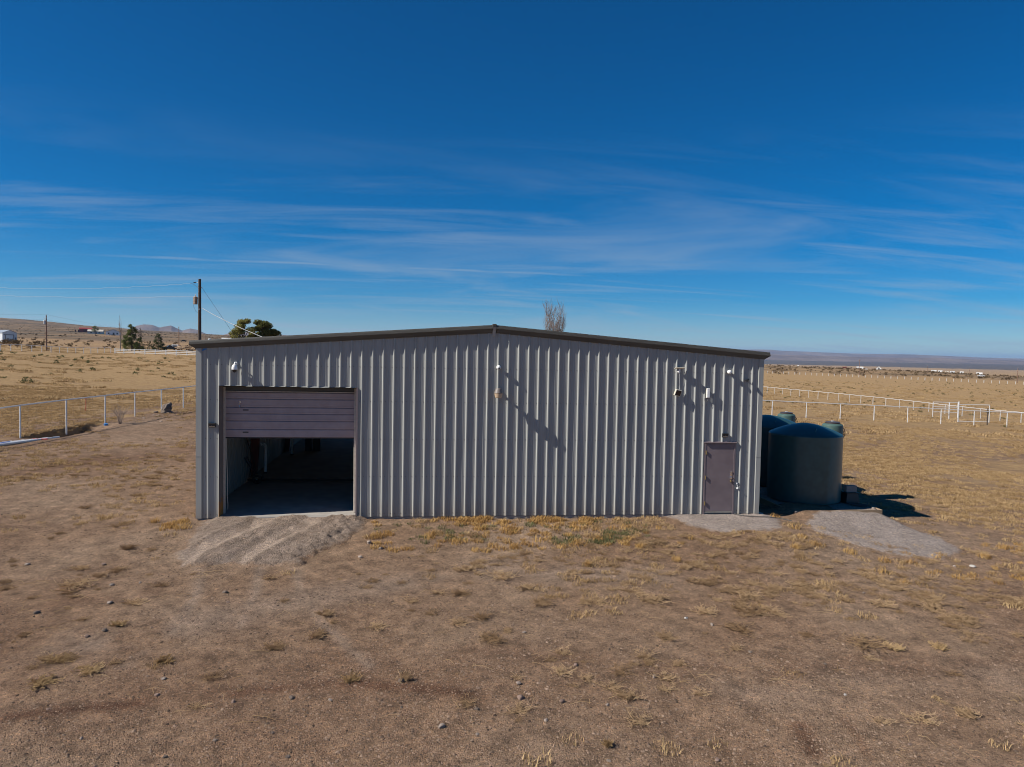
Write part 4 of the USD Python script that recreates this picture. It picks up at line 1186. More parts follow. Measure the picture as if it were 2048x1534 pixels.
t = thing('leaning_pole', 'long dark tool handle leaning on the inner wall behind the cart', 'pole', (0.46, 5.35, 0.0))
MB().tube([(0.06, 0.0, 0.0), (-0.40, -0.15, 1.75)], 0.017, 8).build('shaft', M['pole'], t)
MB().box((0.0, -0.10, 0.0), (0.12, 0.10, 0.03), 0.008).build('blade', M['black_plastic'], t)
t = thing('crate_stand', 'dark boxes on a thin post at the back of the workshop', 'stand', (1.25, 12.9, 0.085))
MB().tube([(0, 0, 0), (0, 0, 2.6)], 0.03, 8).build('post', M['far_pole'], t)
for s in (-1, 1):
    MB().box((0.05 * s, -0.15, 0.0), (0.34 * s, 0.15, 0.62), 0.02).build('box', M['black_plastic'], t)

# ------------------------------------------------------------------ tanks on their pad
PADZ = -0.08
pad = thing('tank_pad', 'gravel pad held in by weathered timber boards under the green tanks', 'pad', (0, 0, 0))
px0, px1, py0, py1 = 18.15, 21.30, 0.48, 9.8


def board(a, b, w=0.045, zt=PADZ + 0.012, zb=-0.75):
    MB().bar((a[0], a[1], (zt + zb) / 2), (b[0], b[1], (zt + zb) / 2), w, zt - zb).build('timber_board', M['timber'], pad)


xm = 20.45
board((px0 - 0.022, py0), (xm - 0.004, py0)); board((xm + 0.004, py0 - 0.004), (px1, py0 - 0.004))
board((px0, py0 + 0.024), (px0, 5.6)); board((px0 - 0.003, 5.61), (px0 - 0.003, py1))
board((px1, py0 + 0.024), (px1, 5.6)); board((px1 + 0.003, 5.61), (px1 + 0.003, py1))
xs, ys = np.arange(px0 + 0.02, px1 - 0.01, 0.08), np.arange(py0 + 0.02, py1, 0.08)
X, Y = np.meshgrid(xs, ys, indexing='ij')
Z = PADZ - 0.015 + 0.04 * (meshkit.fbm(np.stack([X, Y, X * 0], -1) * 4, 4, 12) - 0.5)
n1 = len(ys)
i, j = np.meshgrid(np.arange(len(xs) - 1), np.arange(n1 - 1), indexing='ij')
put('gravel_fill', (np.stack([X, Y, Z], -1).reshape(-1, 3), np.stack([i * n1 + j, (i + 1) * n1 + j, (i + 1) * n1 + j + 1, i * n1 + j + 1], -1).reshape(-1, 4)), M['gravel'], pad, smooth=True)
UsdGeom.PrimvarsAPI(stage.GetPrimAtPath(f'{pad.GetPath()}/gravel_fill')).CreatePrimvar('cover', Sdf.ValueTypeNames.FloatArray, 'vertex').Set(Vt.FloatArray([1.0] * X.size))


def big_tank(x, y, label):
    t = thing('water_tank', label, 'water tank', (x, y, PADZ))
    R, H = 1.215, 2.30
    prof = [(0.0, 0.0), (R - 0.05, 0.0), (R - 0.015, 0.015), (R, 0.06), (R + 0.004, H * 0.5), (R, H - 0.06)]
    MB().lathe(prof, sides=72).build('shell', M['tank'], t, smooth=40)
    q = np.linspace(0.975, 0.0, 14)
    dome = [(R, H - 0.06), (R + 0.004, H - 0.03), (R - 0.010, H - 0.008)] + [(R * b, H + 0.36 * (1 - b ** 1.75)) for b in q]
    MB().lathe(dome, sides=72).build('dome', M['tank'], t, smooth=50)
    MB().tube([(-0.25, -R + 0.16, H + 0.16), (-0.17, -R + 0.27, H + 0.25)], [0.012, 0.03], 8).build('moulded_lug', M['tank'], t)
    return t


big_tank(19.66, 2.46, 'large dark green water tank in front on the gravel pad')
big_tank(19.85, 5.60, 'large dark green water tank behind the front one, half hidden by the wall')


def little_tank(x, y, ztop, label):
    zb = float(height(x, y)) - 0.02
    t = thing('vent_tank', label, 'water tank', (x, y, zb))
    H = ztop - zb
    R = 0.37
    MB().lathe([(0.0, 0.0), (R, 0.0), (R, H - 0.16), (R - 0.005, H - 0.13), (R - 0.05, H - 0.085), (R - 0.12, H - 0.065)], sides=40).build('shell', M['small_tank'], t, smooth=35)
    MB().lathe([(R - 0.11, H - 0.07), (R - 0.105, H - 0.02), (R - 0.14, H - 0.005), (0.0, H)], sides=32).build('lid', M['lid'], t, smooth=35)
    MB().box((-0.05, -0.05, H), (0.05, 0.05, H + 0.03), 0.01).build('vent_cap', M['galv'], t)
    a = np.linspace(-0.4 * PI, 0.5 * PI, 14)
    mb = MB().tube([(R - 0.02 + 0.16 * math.cos(b), 0, H - 0.42 + 0.22 * math.sin(b)) for b in a], 0.012, 6)
    mb.tube([(R - 0.02 + 0.12 * math.cos(b), 0.03, H - 0.44 + 0.18 * math.sin(b)) for b in a], 0.010, 6)
    mb.build('hose_loop', M['black_rubber'], t)


little_tank(21.52, 3.85, 2.50, 'slim green tank with dark lid behind the front water tank')
little_tank(22.05, 8.25, 2.48, 'slim green tank with dark lid behind the rear water tank')

t = thing('pump_box', 'black tapered pump cover at the foot of the front tank', 'pump cover', (20.95, 1.72, PADZ))
v = [(-.25, -.21, 0), (.25, -.21, 0), (.25, .21, 0), (-.25, .21, 0), (-.19, -.16, .36), (.19, -.16, .36), (.19, .16, .36), (-.19, .16, .36)]
hull = trimesh.convex.convex_hull(np.array(v))
MB().mesh(hull).build('cover', M['black_plastic'], t)
MB().box((-0.215, -0.185, 0.33), (0.215, 0.185, 0.362), 0.01).build('rim', M['black_plastic'], t)
t2 = thing('concrete_block', 'grey concrete block weighing down the black pump cover', 'block', (20.97, 1.74, PADZ + 0.363))
MB().box((-0.19, -0.10, 0), (0.19, 0.10, 0.22), 0.008).build('block', M['block'], t2)
t = thing('pipe_fitting', 'white and grey valve fitting low on the front tank beside the pump', 'valve', (20.58, 1.85, PADZ))
MB().tube([(-0.15, 0.05, 0.14), (0.05, 0.0, 0.14)], 0.045, 12).build('body', M['white_plastic'], t)
MB().tube([(-0.03, 0.0, 0.14), (-0.03, -0.02, 0.28)], 0.02, 8).build('stem', M['galv'], t)
MB().box((-0.10, -0.03, 0.27), (0.05, 0.0, 0.295), 0.006).build('handle', M['blue_plastic'], t)
t = thing('hose', 'black hoses curling over the gravel by the pump cover', 'hose', (20.75, 1.42, PADZ))
for k in range(3):
    a = np.linspace(0, 1.5 * PI, 26)
    MB().tube([(0.0 + 0.35 * s / 4.7 + 0.24 * math.cos(s + k), 0.05 * k + 0.14 * math.sin(s + k) - 0.30, 0.02 + 0.02 * k) for s in a], 0.016, 6).build('coil', M['black_rubber'], t)
t = thing('drain_pipe', 'short white drain pipe end by the right foot of the wall', 'pipe', (W + 0.02, 0.22, -0.10))
MB().tube([(0, 0, 0.02), (0.26, -0.02, -0.02)], 0.045, 12).build('pipe', M['white_plastic'], t)
p = [(15.95, -0.12), (16.15, -0.33), (16.45, -0.46), (16.8, -0.50), (17.1, -0.62), (17.4, -0.95)]
mb = MB().tube([(x, y, float(height(x, y)) + 0.035 + (0.18 if x < 17.2 else 0.02) * 0 + max(0.0, (-0.045 + 0.045 * y) - float(height(x, y)))) for x, y in p], 0.012, 6)
tag(mb.build('ground_cable', M['black_rubber'], '/World'), 'black cable lying across the gravel apron by the entry door', 'cable')

# ------------------------------------------------------------------ fences


def fence(name, label, cat, posts, h, pr, rail_r, wires, mat, group=None, rail=True, wr=0.0028, z_of=None, verticals=0.0):
    """Pipe fence: every post a part, one top rail, and its wires."""
    P = [np.array([x, y, float(base_height(x, y))]) for x, y in posts]
    o = P[len(P) // 2]
    t = thing(name, label, cat, o, group=group)
    tops = [p + [0, 0, h] - o for p in P]
    for p, q in zip(P, tops):
        MB().tube([p - o - [0, 0, 0.3], q - [0, 0, rail_r * 0.6 if rail else 0]], pr, 8).build('post', mat, t, smooth=40)
    if rail:
        MB().tube(tops, rail_r, 8).build('top_rail', mat, t, smooth=40)
    if wires:
        mb = MB()
        for k in range(wires):
            z = h * (0.06 + 0.86 * k / max(1, wires - 1))
            mb.tube([p - o + [0, 0, z] for p in P], wr, 3, caps=False)
        if verticals:
            for a, b in zip(P[:-1], P[1:]):
                n = int(np.linalg.norm(b - a) / verticals)
                for i in range(1, n):
                    c = a + (b - a) * i / n - o
                    mb.tube([c + [0, 0, h * 0.06], c + [0, 0, h * 0.92]], wr * 0.9, 3, caps=False)
        mb.build('wire_mesh', M['wire_dark'], t, kind='stuff')
    return t


lp = [along_left_fence(p) for p in (-230, -82, 38, 131, 209, 268.5, 322, 366, 404, 437, 466)]
fence('pipe_fence', 'white pipe fence with wire mesh in the left yard, rising to the workshop corner', 'fence', lp, 1.52, 0.038, 0.034, 9, M['pipe_white'], verticals=0.6)


def line_posts(pa, da, pb, db, step, extra0=0, extra1=0):
    a, b = at_depth(pa, da)[:2], at_depth(pb, db)[:2]
    n = max(1, int(round(np.linalg.norm(b - a) / step)))
    return [tuple(a + (b - a) * i / n) for i in range(-extra0, n + extra1 + 1)]


near = line_posts(1546.5, 71.0, 2018, 72.5, 3.62, 4, 3)
fence('pipe_fence', 'nearer white pipe fence across the right yard, behind the tanks', 'fence', near, 1.53, 0.038, 0.034, 8, M['pipe_white'], verticals=0.6)
fence('pipe_fence', 'second white pipe fence slanting through the grass on the right, behind the nearer one', 'fence', line_posts(1535, 173, 2046, 101, 3.66, 3, 3), 1.50, 0.036, 0.034, 0, M['pipe_white'])
fence('post_fence', 'long far row of small white posts with wires across the right-hand plain', 'fence', line_posts(1545, 440, 2048, 352, 3.4, 4, 3), 1.45, 0.10, 0.04, 3, M['pipe_white'], rail=False, wr=0.012)
lf = [at_depth(px, d)[:2] for px, d in ((-40, 147), (-19, 149), (0, 151), (21, 153), (43, 156), (63, 159), (83, 163), (101.5, 167), (118, 171), (135, 175), (151, 180), (166, 184), (181, 188), (195, 193), (208, 197), (221, 201))]
fence('post_fence', 'white pipe fence at the far end of the left field below the utility pole', 'fence', [tuple(p) for p in lf], 1.45, 0.065, 0.045, 3, M['pipe_white'], wr=0.010)

# three-board fence
bp = [at_depth(px, 196 - 0.085 * (px - 229)) for px in (229, 247, 268, 289, 310, 331, 352, 373, 394, 415, 436)]
o = bp[5]
t = thing('board_fence', 'white three-board ranch fence left of the workshop, before the junk pile', 'fence', o)
for p in bp:
    q = p - o
    MB().box((q[0] - 0.10, q[1] - 0.10, q[2] - 0.3), (q[0] + 0.10, q[1] + 0.10, q[2] + 1.42), 0.02).build('post', M['white_paint'], t)
for a, b in zip(bp[:-1], bp[1:]):
    for z in (0.38, 0.80, 1.24):
        MB().bar(a - o + [0, -0.13, z], b - o + [0, -0.13, z], 0.05, 0.115).build('board', M['white_paint'], t)

# pens and gates inside the nearer right fence
R_AX = np.array([math.cos(YAW), -math.sin(YAW)])          # to the right across the view
F_AX = np.array([math.sin(YAW), math.cos(YAW)])
rz_view = -YAW


def px_frame(px, d):
    p = at_depth(px, d)
    return p


def gate(name, label, px, d, width, h, bars, turn=0.0, mesh_=False, brace=False):
    p = px_frame(px, d)
    t = thing(name, label, 'gate', p, rz_view + turn)
    r = 0.036
    MB().tube([(0, 0, 0.12), (0, 0, h)], r, 8).build('stile', M['pipe_white'], t)
    MB().tube([(width, 0, 0.12), (width, 0, h)], r, 8).build('stile', M['pipe_white'], t)
    for z in bars:
        MB().tube([(0, 0, z), (width, 0, z)], r * 0.9, 8).build('bar', M['pipe_white'], t)
    if mesh_:
        mb = MB()
        for k in range(1, 11):
            mb.tube([(0, 0, 0.15 + (h - 0.2) * k / 11), (width, 0, 0.15 + (h - 0.2) * k / 11)], 0.004, 3, caps=False)
        for k in range(1, 20):
            mb.tube([(width * k / 20, 0, 0.15), (width * k / 20, 0, h)], 0.004, 3, caps=False)
        mb.build('wire_mesh', M['wire_dark'], t, kind='stuff')
    return t


gate('pen_gate', 'white three-bar pen panel just behind the nearer right fence', 1868.5, 84, 2.95, 1.95, (0.75, 1.35, 1.92))
gate('pen_gate', 'white gate frame filled with wire mesh, right of the three-bar panel', 1919.5, 75, 3.1, 2.0, (0.20, 1.98), turn=-0.10, mesh_=True)
for px, d, h, lab in ((1901, 84.6, 2.0, 'white pen post standing left of the tall gate posts'), (1920, 77, 2.2, 'tall white gate post at the hinge of the mesh gate'), (1978.5, 74, 1.75, 'dark steel latch post at the free end of the mesh gate')):
    p = px_frame(px, d)
    t = thing('gate_post', lab, 'post', p)
    m_ = M['pole'] if 'dark' in lab else M['pipe_white']
    MB().tube([(0, 0, -0.3), (0, 0, h)], 0.055, 10).build('pipe', m_, t)
    MB().lathe([(0.057, h), (0.05, h + 0.025), (0.0, h + 0.04)], sides=10).build('cap', m_, t)

# ------------------------------------------------------------------ utility poles and wires
base = at_depth(398.5, 60)
t = thing('utility_pole', 'tall dark wooden utility pole with rusty transformer behind the left roof corner', 'utility pole', base)
HP = 10.47 - base[2]
MB().tube([(0, 0, -0.5), (0, 0, HP * 0.5), (0, 0, HP)], [0.165, 0.135, 0.112], 14).build('pole', M['pole'], t, smooth=40)
L2 = -R_AX                                    # towards the left of the view
v3 = lambda s, z, f=0.0: (s * L2[0] + f * F_AX[0], s * L2[1] + f * F_AX[1], z)
zT = HP - 1.78
MB().lathe([(0.0, -0.34), (0.15, -0.34), (0.165, -0.30), (0.165, 0.22), (0.175, 0.235), (0.175, 0.26), (0.10, 0.31), (0.0, 0.32)], v3(0.34, zT), 18).build('transformer', M['transformer'], t, smooth=35)
MB().lathe([(0.0, 0), (0.03, 0), (0.045, 0.04), (0.03, 0.06), (0.045, 0.09), (0.03, 0.11), (0.045, 0.14), (0.02, 0.2), (0, 0.2)], v3(0.36, zT + 0.31), 10).build('bushing', M['porcelain'], t)
MB().bar(v3(0.10, zT + 0.15), v3(0.2, zT + 0.15), 0.05, 0.06).build('transformer_bracket', M['galv'], t)
MB().tube([v3(0.10, HP - 0.27), v3(0.30, HP - 0.30)], 0.014, 6).build('strain_rod', M['galv'], t)
MB().lathe([(0.0, -0.12), (0.05, -0.1), (0.03, -0.07), (0.055, -0.04), (0.03, 0), (0.055, 0.04), (0.03, 0.07), (0.05, 0.1), (0.0, 0.12)], v3(0.40, HP - 0.30), 10,
           np.array(trimesh.geometry.align_vectors([0, 0, 1], [L2[0], L2[1], -0.1]))).build('insulator', M['black_rubber'], t)
MB().tube([v3(0.10, HP - 0.75), v3(0.5, HP - 0.45), v3(0.78, HP - 0.35)], 0.012, 6).build('jumper', M['wire_dark'], t)
MB().tube([v3(0.52, zT + 0.28), v3(0.56, zT - 0.1), v3(0.50, zT - 0.55), v3(0.30, zT - 0.95), v3(0.12, zT - 1.05)], 0.012, 6).build('drop_lead', M['wire_dark'], t)
MB().bar(v3(-0.02, HP - 0.62), v3(-0.20, HP - 0.72), 0.03, 0.05).build('guy_clamp', M['galv'], t)
MB().tube([(0.0, -0.125, zT - 0.75), (0.0, -0.155, zT - 0.75)], 0.05, 10).build('meter_plate', M['galv'], t)


def span(name, label, pts, r, mat):
    pts = np.asarray(pts, float)
    o = pts[0]
    return tag(MB().tube(pts, r, 6).build(name, mat, '/World'), label, 'wire')


def sight(px, py, d):
    q = pixel_ray(px, py)
    return CAM + q * d / (q[0] * F_AX[0] + q[1] * F_AX[1])


xs = np.linspace(381, -620, 40)
span('power_line', 'upper bright conductor running left from the top of the tall pole', [sight(x, 577.4 - 1.43e-4 * (x - 110) ** 2, 60 + (381 - x) * 0.010) for x in xs], 0.0085, M['wire_white'])
xs = np.linspace(392, -620, 40)
span('power_line', 'lower bright conductor running left from the transformer of the tall pole', [sight(x, 594.7 - 7.2e-5 * (x - 220) ** 2, 60 + (392 - x) * 0.010) for x in xs], 0.0085, M['wire_white'])
a = base + np.array(v3(-0.2, HP - 0.72))
g = at_depth(551, 66)
span('guy_wire', 'straight dark guy wire slanting right from the tall pole', [a, (a + g) / 2, g], 0.010, M['wire_dark'])
a = base + np.array(v3(-0.15, zT - 0.62)); b = np.array([0.5, DEPTH + 0.05, 4.4])
s = np.linspace(0, 1, 60)
P = a + (b - a) * s[:, None]; P[:, 2] -= 1.15 * s * (1 - s)
t = thing('service_drop', 'twisted pale service cable from the tall pole to the back of the workshop', 'wire', a)
MB().tube(P - a, 0.012, 6).build('bare_neutral', M['wire_light'], t)
n = 900
s2 = np.linspace(0, 1, n)
P2 = a + (b - a) * s2[:, None]; P2[:, 2] -= 1.15 * s2 * (1 - s2)
P2 += 0.022 * np.stack([np.cos(s2 * 260), 0 * s2, np.sin(s2 * 260)], -1)
MB().tube(P2 - a, 0.012, 4).build('insulated_lead', M['wire_dark'], t)


def small_pole(px, d, h, label, r=0.12, transformer=False, arm=False):
    p = at_depth(px, d)
    t = thing('utility_pole', label, 'utility pole', p)
    MB().tube([(0, 0, -0.5), (0, 0, h)], [r * 1.25, r * 0.85], 10).build('pole', M['far_pole'], t, smooth=40)
    MB().lathe([(0.0, h + 0.01), (0.035, h + 0.01), (0.06, h + 0.08), (0.04, h + 0.12), (0.055, h + 0.17), (0.0, h + 0.22)], sides=8).build('insulator', M['porcelain'], t)
    if transformer:
        MB().lathe([(0, -0.55), (0.25, -0.55), (0.25, 0.35), (0.12, 0.5), (0, 0.5)], v3(0.45, h - 1.75), 12).build('transformer', M['galv'], t)
        MB().tube([v3(0.35, h - 1.0), v3(0.5, h - 0.9)], 0.09, 8).build('fuse_cutout', M['porcelain'], t)
    if arm:
        MB().bar(v3(-0.75, h - 0.5), v3(0.75, h - 0.5), 0.1, 0.12).build('cross_arm', M['far_pole'], t)
    return p, h


pz, ph = small_pole(92.5, 185, 9.2, 'brown utility pole with grey transformer behind the left field', 0.14, True)
small_pole(357, 270, 8.8, 'brown utility pole beside the dark pickup')
small_pole(322.5, 620, 7.0, 'thin far pole between the juniper and the mountains')
small_pole(409.5, 330, 6.0, 'slim brown pole just right of the tall pole')
small_pole(430, 520, 4.2, 'short far pole between the two white storage tanks')
small_pole(1718, 470, 10.3, 'tallest utility pole on the right-hand plain', 0.16, arm=True)
small_pole(2034.5, 380, 7.9, 'utility pole at the right edge of the picture beyond the white posts', 0.15)
small_pole(1853.5, 620, 6.2, 'utility pole on the plain left of the row of white trailers')
small_pole(1938, 600, 5.6, 'utility pole on the plain near the lone white car')
small_pole(1800, 1000, 6.0, 'faint utility pole on the plain right of the white tent-roofed house')
for zoff, lab in ((0.15, 'upper thin wire strung from the left-field pole across the slope'), (-1.15, 'lower thin wire strung from the left-field pole across the slope')):
    a = pz + [0, 0, ph + zoff]
    e = sight(330, 655 + (6 if zoff < 0 else 0), 480)
    s = np.linspace(0, 1, 24)
    P = a + (e - a) * s[:, None]; P[:, 2] -= 9.0 * s * (1 - s)
    e2 = sight(-160, 616 if zoff > 0 else 630, 165)
    Q = e2 + (a - e2) * s[:, None]; Q[:, 2] -= 2.0 * s * (1 - s)
    span('power_line', lab, np.vstack([Q[:-1], P]), 0.014, M['wire_dark'])

# ------------------------------------------------------------------ houses and sheds


def view_turn(p):
    return -math.atan2(p[0] - CAM[0], p[1] - CAM[1])


def gable(name, label, p, turn, w, l, he, hr, wall, roof, over=0.25, cat='house', axis='x'):
    """Gable-ended building; ridge along local y (gable to the viewer) or local x. Origin at the middle of its front foot."""
    t = thing(name, label, cat, p, turn)
    if axis == 'y':
        pent = [(-w / 2, -0.5), (w / 2, -0.5), (w / 2, he), (0, hr), (-w / 2, he)]
        v = [(x, y, z) for y in (0, l) for x, z in pent]
    else:
        pent = [(0, -0.5), (l, -0.5), (l, he), (l / 2, hr), (0, he)]
        v = [(x, y, z) for x in (w / 2, -w / 2) for y, z in pent]
    f = [[0, 1, 2], [0, 2, 3], [0, 3, 4], [5, 7, 6], [5, 8, 7], [5, 9, 8]]
    for i in range(5):
        j = (i + 1) % 5
        f += [[i, 5 + i, 5 + j], [i, 5 + j, j]]
    m = trimesh.Trimesh(np.array(v, float), np.array(f)); trimesh.repair.fix_normals(m)
    MB().mesh(m).build('wall', wall, t)
    mb = MB()
    k = (hr - he)
    if axis == 'y':
        sl = k / (w / 2)
        for s in (-1, 1):
            a = np.array([s * (w / 2 + over), 0, he - sl * over + 0.06]); b = np.array([0, 0, hr + 0.06])
            mb.add([a + [0, -over, 0], b + [0, -over, 0], b + [0, l + over, 0], a + [0, l + over, 0], a + [0, -over, .14], b + [0, -over, .14], b + [0, l + over, .14], a + [0, l + over, .14]],
                   [[0, 1, 2, 3], [7, 6, 5, 4], [0, 4, 5, 1], [3, 2, 6, 7], [0, 3, 7, 4]])
    else:
        sl = k / (l / 2)
        for s, yy in ((-1, -over), (1, l + over)):
            a = np.array([0, yy, he - sl * over + 0.06]); b = np.array([0, l / 2, hr + 0.06])
            X = np.array([w / 2 + over, 0, 0])
            mb.add([a - X, b - X, b + X, a + X, a - X + [0, 0, .14], b - X + [0, 0, .14], b + X + [0, 0, .14], a + X + [0, 0, .14]],
                   [[0, 1, 2, 3], [7, 6, 5, 4], [0, 4, 5, 1], [3, 2, 6, 7], [0, 3, 7, 4]])
    mb.build('roof', roof, t)
    return t


def opening(t, name, x0, x1, z0, z1, mat, y=0.0, depth=0.06):
    MB().box((x0, y - depth, z0), (x1, y + 0.02, z1)).build(name, mat, t)


p = at_depth(19, 350)
t = gable('pale_barn', 'pale metal barn with red-edged doorway at the far left', p, view_turn(p) + 0.42, 6.4, 14, 4.25, 5.55, M['pale_barn'], M['grey_roof'], cat='barn', axis='y')
opening(t, 'door', -1.6, 1.6, 0, 3.1, M['white_wall'])
opening(t, 'door_post', 1.65, 1.95, 0, 3.2, M['dark_red'], depth=0.09)
opening(t, 'door_post', -1.9, -1.65, 0, 3.2, M['dark_roof'], depth=0.09)
opening(t, 'lintel', -2.6, 1.95, 3.22, 3.5, M['dark_roof'], depth=0.10)
opening(t, 'window', 2.45, 2.9, 1.1, 2.1, M['pane'])
p = at_depth(171, 1120)
t = gable('red_barn', 'red metal barn on the far slope behind the small pale house', p, view_turn(p), 17.5, 10, 5.6, 7.3, M['red_metal'], M['red_metal'], cat='barn')
opening(t, 'door', -3.0, 1.0, 0, 4.0, M['dark_red'])
p = at_depth(190, 1000)
t = gable('pale_house', 'small cream house with pale roof in front of the red barn', p, view_turn(p) - 0.15, 19, 9, 3.6, 6.0, M['cream_wall'], M['cream_wall'], cat='house')
opening(t, 'window', -6, -4, 1.0, 2.4, M['pane']); opening(t, 'door', 0.5, 2.0, 0, 2.3, M['dark_roof']); opening(t, 'window', 4, 6, 1.0, 2.4, M['pane'])
p = at_depth(225, 900)
t = gable('white_house', 'white house with dark gable roof beside the bare poplar on the slope', p, view_turn(p) - 0.2, 15.5, 10, 4.2, 6.8, M['white_wall'], M['dark_roof'], cat='house', axis='y')
for x0, x1 in ((-5.5, -3.6), (0.0, 1.9), (4.2, 5.8)):
    opening(t, 'window', x0, x1, 1.1, 3.1, M['pane'])
p = at_depth(150, 1080)
t = thing('flat_trailer', 'dark flat trailer with two red boxes left of the red barn', 'trailer', p, view_turn(p))
MB().box((-8, -1.2, 0.7), (8, 1.2, 1.3)).build('deck', M['dark_roof'], t)
for x in (-6, 5, 6.4):
    MB().tube([(x, -1.25, 0.55), (x, 1.25, 0.55)], 0.55, 12).build('wheel', M['tyre'], t)
for x in (-0.2, 3.6):
    MB().box((x, -1.0, 1.3), (x + 1.6, 1.0, 4.2), 0.05).build('box', M['dark_red'], t)
p = at_depth(457, 700)
t = gable('long_trailer_house', 'long low white mobile home in front of the pine tops', p, view_turn(p), 13.0, 5, 2.6, 3.3, M['white_wall'], M['white_wall'], cat='mobile home')
for x in (-4.5, -1.5, 2.5):
    opening(t, 'window', x, x + 1.2, 1.1, 2.0, M['pane'])


def storage_tank(px, d, r, l, label):
    p = at_depth(px, d)
    t = thing('storage_tank', label, 'storage tank', p, view_turn(p))
    m = trimesh.creation.capsule(height=l, radius=r, count=[12, 12])
    m.apply_translation((0, 0, -l / 2 if m.bounds[0][2] > -r - 0.01 and m.bounds[0][2] < -r + 0.01 else 0))
    m.apply_transform(trimesh.transformations.rotation_matrix(PI / 2, [0, 1, 0]))
    m.apply_translation((-m.bounds.mean(0)[0], 0, 0.8 + r))
    MB().mesh(m).build('vessel', M['white_paint'], t, smooth=True)
    for s in (-1, 1):
        MB().box((s * l * 0.3 - 0.15, -r * 0.8, 0), (s * l * 0.3 + 0.15, r * 0.8, 0.9)).build('leg', M['galv'], t)


storage_tank(418.5, 640, 1.05, 0.8, 'white round tank just right of the slim brown pole')
storage_tank(427.5, 620, 0.85, 0.5, 'white storage tank left of the short far pole')
storage_tank(433.5, 620, 0.85, 0.5, 'white storage tank right of the short far pole')


def vehicle(name, label, px, d, turn, L, paint, kind='car', cat='car'):
    p = at_depth(px, d)
    t = thing(name, label, cat, p, view_turn(p) + turn)
    h = L / 2
    if kind == 'pickup':
        prof = [(-h, .45), (-h, 1.02), (-h + 0.3, 1.12), (-h + 1.35, 1.18), (-h + 1.95, 1.78), (0.35, 1.80), (0.55, 1.22), (h, 1.18), (h, .45)]
        glass = [(-h + 1.50, 1.22), (-h + 2.0, 1.70), (0.28, 1.72), (0.42, 1.22)]
    elif kind == 'van':
        prof = [(-h, .45), (-h, 1.1), (-h + 0.7, 1.3), (-h + 1.3, 2.1), (h - 0.05, 2.15), (h, .45)]
        glass = [(-h + 0.85, 1.35), (-h + 1.3, 1.95), (-h + 2.2, 1.97), (-h + 2.2, 1.35)]
    else:
        prof = [(-h, .42), (-h, 0.85), (-h + 1.05, 1.0), (-h + 1.7, 1.48), (0.9, 1.48), (1.6, 1.02), (h, 0.92), (h, .42)]
        glass = [(-h + 1.25, 1.03), (-h + 1.75, 1.42), (0.86, 1.42), (1.35, 1.03)]
    from shapely import Polygon
    body = trimesh.creation.extrude_polygon(Polygon(prof), 1.75, engine='earcut')
    body.apply_transform(trimesh.transformations.rotation_matrix(PI / 2, [1, 0, 0])); body.apply_translation((0, 0.875, 0))
    MB().mesh(body).build('body', paint, t)
    g = trimesh.creation.extrude_polygon(Polygon(glass), 1.79, engine='earcut')
    g.apply_transform(trimesh.transformations.rotation_matrix(PI / 2, [1, 0, 0])); g.apply_translation((0, 0.895, 0))
    MB().mesh(g).build('window', M['pane'], t)
    for x in (-h + 0.85, h - 0.95):
        for y in (-0.82, 0.82):
            MB().tube([(x, y - 0.1, 0.36), (x, y + 0.1, 0.36)], 0.36, 14).build('wheel', M['tyre'], t)
    return t


vehicle('pickup', 'dark green pickup parked behind the board fence beside the log heap', 340, 262, 0.15, 4.9, M['dark_paint'], 'pickup', 'pickup truck')
vehicle('parked_car', 'white car parked in front of the white house', 221, 885, 0.1, 5.0, M['white_paint'], 'van', 'van')
vehicle('parked_car', 'dark blue car right of the white car by the white house', 226.5, 880, 0.0, 4.6, M['dark_paint'])
vehicle('parked_car', 'lone white car out on the right-hand plain near the picture edge', 1962, 540, 0.2, 4.9, M['white_paint'])
vehicle('parked_car', 'small white car near the tallest pole on the plain', 1730, 760, 0.0, 4.6, M['white_paint'])
vehicle('parked_car', 'black car out on the slope left of the tall pole', 366, 560, 0.0, 4.6, M['dark_paint'])
p = at_depth(349.5, 275)
t = thing('camper_shell', 'white camper shell standing behind the dark pickup', 'camper', p, view_turn(p))
MB().box((-1.3, -0.9, 0.5), (1.3, 0.9, 1.95), 0.25).build('shell', M['white_paint'], t)
MB().box((-0.9, -0.93, 1.15), (0.6, -0.89, 1.65), 0.01).build('window', M['pane'], t)
for s in (-1, 1):
    MB().box((s * 0.9 - 0.1, -0.7, -0.2), (s * 0.9 + 0.1, 0.7, 0.5)).build('trestle', M['log'], t)
p = at_depth(1756.5, 1050)
t = gable('tent_roof_house', 'white tent-roofed house on the plain right of the tallest pole', p, view_turn(p), 7.2, 9, 1.4, 4.9, M['white_wall'], M['white_wall'], cat='house', axis='y')
opening(t, 'door', -1.4, 1.4, 0, 2.6, M['dark_roof']); opening(t, 'window', -0.6, 0.6, 3.0, 3.8, M['pane'])
p = at_depth(1719, 1000)
gable('plain_shed', 'long low white shed beside the foot of the tallest pole', p, view_turn(p), 8.5, 5, 1.9, 2.6, M['white_wall'], M['white_wall'], cat='shed')
p = at_depth(1688, 1000)
gable('plain_shed', 'dark red shed on the crest left of the tallest pole', p, view_turn(p), 5.5, 4, 1.4, 1.9, M['dark_red'], M['dark_red'], cat='shed')
